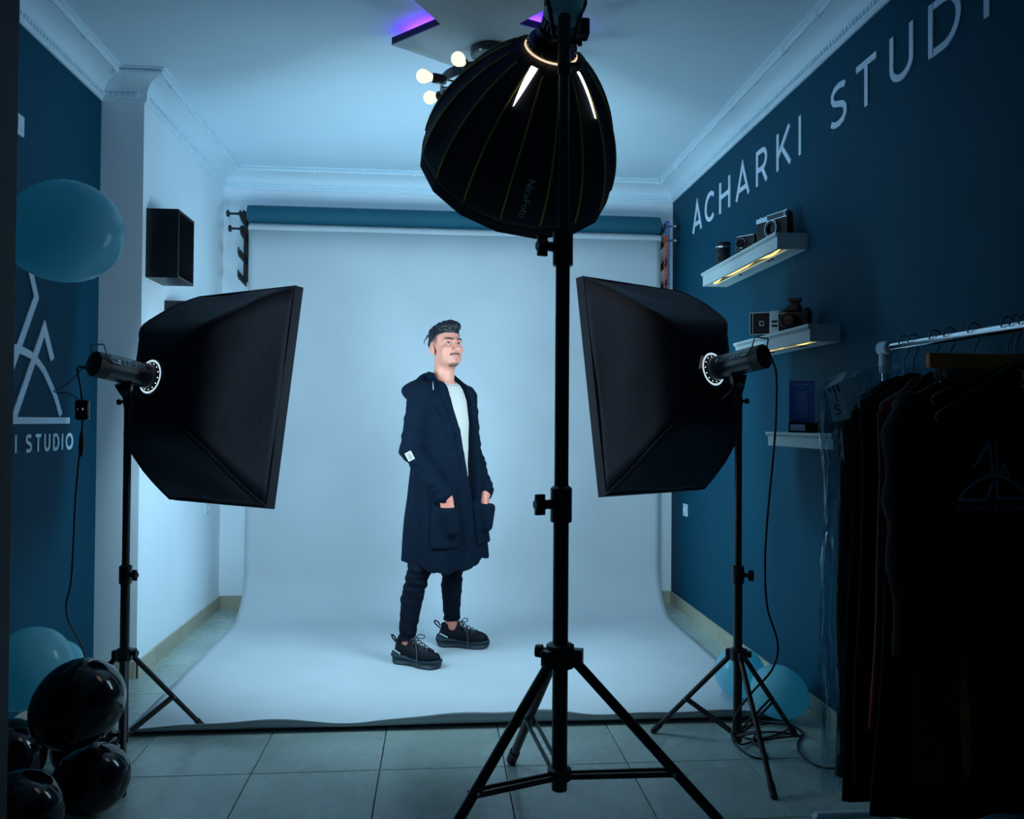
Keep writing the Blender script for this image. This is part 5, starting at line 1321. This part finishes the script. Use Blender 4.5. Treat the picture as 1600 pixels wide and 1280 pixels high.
def pocket(X, Y, Z, s):
    f, l = to_fl(X, Y); b0 = coat_body(f, l, Z); hx = (fl(.172, -.158, .79), fl(.190, -.145, .70)) if s < 0 else (fl(.205, .118, .79), fl(.212, .105, .70))
    v = smin(b0-.014, cone(X, Y, Z, hx[0], hx[1], .040, .030), .05); v = np.maximum(v, -(b0+.004))
    th = np.arctan2(l, f); c0 = -.78 if s < 0 else .52; hw_ = .36
    u = (th-c0)/hw_; topz = .842-.030*np.clip(1-u*u, 0, 1)
    v = smax(v, np.abs(th-c0)*.2-hw_*.2, .012); v = smax(v, Z-topz, .006); v = smax(v, .60-Z, .012)
    return v
for s in (-1, 1):
    V, F = surfnet(lambda X, Y, Z: pocket(X, Y, Z, s), (MX-.34, MY-.34, .57), (MX+.36, MY+.34, .88), .0062)
    net_obj('pocket', V, F, M_coat, ct, 0)
me = ct.data
bvh = BVHTree.FromPolygons([tuple(v.co) for v in me.vertices], [tuple(p.vertices) for p in me.polygons])
org = ORG[ct.name]
def on_coat(px_, z_):      # point of the cardigan's camera-side surface at world x, z
    h_ = bvh.ray_cast(Vector((px_, 3.5, z_))-org, Vector((0, 1, 0)))
    return h_[0]+org, h_[1]
p, n = on_coat(-.146, 1.072)
R_ = n.to_track_quat('Z', 'Y').to_matrix() @ Matrix.Rotation(math.radians(28), 3, 'Z')
pa = MB().box(p+n*.0015, (.036, .046, .003), R_, .0008).build('sleeve_patch', M_shirt, ct)
mb = MB()
for i, w_ in enumerate((.024, .020, .026, .018)): mb.box(p+n*.0034+R_ @ Vector((0, .013-.009*i, 0)), (w_, .003, .0006), R_)
mb.build('patch_print', M_jean, ct)
pts = [on_coat(-.035+.0006*i, 1.455-.009*i) for i in range(6)]
MB().tube([a_+b_*.002 for a_, b_ in pts], .0018, 6).build('drawstring', M_dimpl, ct, 0)

# ---- trousers
def jeans(X, Y, Z):
    f, l = to_fl(X, Y); v = ell(f, l, Z, (0, 0, .85), (.12, .155, .13))
    for h_, k, n, ph in ((R_HIP, R_KN, R_AN, 0), (L_HIP, L_KN, L_AN, 2)):
        wv = .0035*np.sin(Z*95+X*40+ph)+.0025*np.sin(Z*170-Y*60+ph); wk = np.clip(1-np.abs(Z-.45)/.16, 0, 1)+np.clip((.24-Z)/.08, 0, 1)*.7+.2
        m = np.array(k)*.5+np.array(n)*.5; m[2] = .33
        m = m+np.array([-.004, .018, 0])
        v = smin(v, cone(X, Y, Z, h_, k, .072, .058)+wv*wk, .02); v = smin(v, cone(X, Y, Z, k, m, .058, .056)+wv*wk, .012); v = smin(v, cone(X, Y, Z, m, n, .056, .041)+wv*wk, .01)
    v = np.maximum(v, np.where(X+.35*(Y-4.44) < -.02, .128, .150)-Z)
    return v
V, F = surfnet(jeans, (MX-.30, MY-.30, .10), (MX+.22, MY+.30, 1.0), .0062)
jn = net_obj('jeans', V, F, M_jean, pe, 0)

# ---- chunky sneakers
def sneaker(heel, toe, label, loop):
    heel = np.array([*heel, 0.]); toe = np.array([*toe, 0.]); L = np.linalg.norm(toe-heel); u = (toe-heel)/L; w = np.array([-u[1], u[0], 0.]); k = L/.30
    def loc(X, Y, Z): return ((X-heel[0])*u[0]+(Y-heel[1])*u[1])/k, (X-heel[0])*w[0]+(Y-heel[1])*w[1], Z
    W_ = lambda s, t, z: Vector(heel+u*s*k+w*t)+Vector((0, 0, z))
    def sole(X, Y, Z):
        s, t, z = loc(X, Y, Z)
        hw_ = np.interp(s, [0, .04, .10, .16, .22, .27, .30], [.026, .043, .040, .044, .051, .044, .020])
        top = np.interp(s, [0, .03, .08, .13, .20, .26, .30], [.072, .074, .064, .048, .042, .046, .052])
        bot = np.interp(s, [0, .02, .06, .11, .14, .18, .26, .30], [.020, .006, .001, .010, .012, .003, .002, .016])
        v = smax(np.abs(t)-hw_-.006*np.sin(z*170), smax(z-top, bot-z, .008), .012)
        v = smax(v, smax(-s-.004, s-.302, .01), .014)
        return v
    def upper(X, Y, Z):
        s, t, z = loc(X, Y, Z)
        v = ell(s, t, z, (.195, 0, .055), (.100, .043, .044)); v = smin(v, ell(s, t, z, (.10, 0, .075), (.085, .040, .042)), .025)
        v = smin(v, cone(s, t, z, (.060, 0, .06), (.062, 0, .118), .041, .040), .02); v = smin(v, cone(s, t, z, (.115, 0, .11), (.100, 0, .145), .024, .020), .015)
        v = smax(v, -cone(s, t, z, (.062, 0, .105), (.055, 0, .20), .030, .036), .008); v = smax(v, z-.15, .006); v = np.maximum(v, .035-z)
        return v
    lo = np.minimum(heel, toe)-.08; hi = np.maximum(heel, toe)+.08; lo[2] = -.01; hi[2] = .17
    sn = thing('_', (0, 0, 0), None, None); bpy.data.objects.remove(sn); ORG.pop('_', None)
    V, F = surfnet(upper, lo, hi, .0042); sh = net_obj('sneaker', V, F, M_shoe, pe, 0)
    V, F = surfnet(sole, lo, hi, .0042); net_obj('sole', V, F, M_sole, sh, 0)
    lc_ = MB()
    for i in range(6):
        s0 = .125+.022*i; zt_ = .143-.0105*i; zz = zt_-.020
        lc_.tube(spline([W_(s0-.006, -.030, zz-.004), W_(s0, -.015, zt_-.006), W_(s0+.010, .015, zt_-.004), W_(s0+.014, .030, zz-.006)], 4), .0026, 6)
        lc_.tube(spline([W_(s0-.006, .030, zz-.004), W_(s0, .015, zt_-.005), W_(s0+.010, -.015, zt_-.003), W_(s0+.014, -.030, zz-.006)], 4), .0026, 6)
    lc_.build('laces', M_lace, sh, 0)
    bw = MB()
    for sg_ in (-1, 1):
        bw.tube(spline([W_(.135, 0, .142), W_(.150, sg_*.022, .155), W_(.165, sg_*.045, .146), W_(.160, sg_*.040, .132), W_(.140, sg_*.010, .140)], 5), .0026, 6)
    bw.tube(spline([W_(.14, -.01, .142), W_(.165, -.036, .125), W_(.185, -.052, .085), W_(.19, -.060, .045), W_(.192, -.064, .010)], 5), .0025, 6)
    bw.build('lace_bow', M_lace, sh, 0)
    MB().tube(spline([W_(.018, -.006, .115), W_(.006, -.005, .135), W_(-.016, 0, .140), W_(-.012, .004, .122), W_(.014, .005, .100)], 5), .004, 7).build('heel_loop', M_shoe, sh, 0)
    Rz = Matrix.Rotation(math.atan2(u[1], u[0]), 3, 'Z')
    MB().box(W_(.050, -.0445, .072), (.048, .002, .006), Rz @ Matrix.Rotation(math.radians(24), 3, 'Y')).build('side_print', M_white, sh)
    MB().box(W_(.112, 0, .154), (.020, .026, .003), Rz @ Matrix.Rotation(math.radians(-20), 3, 'Y')).build('tongue_tag', M_white, sh)
    MB().box(W_(.272, -.006, .090), (.012, .010, .002), Rz @ Matrix.Rotation(math.radians(30), 3, 'Y')).build('toe_print', M_white, sh)
    return sh
sneaker((-.222, 4.338), (.018, 4.184), 'near', False)
sneaker((.000, 4.632), (.285, 4.556), 'far', True)
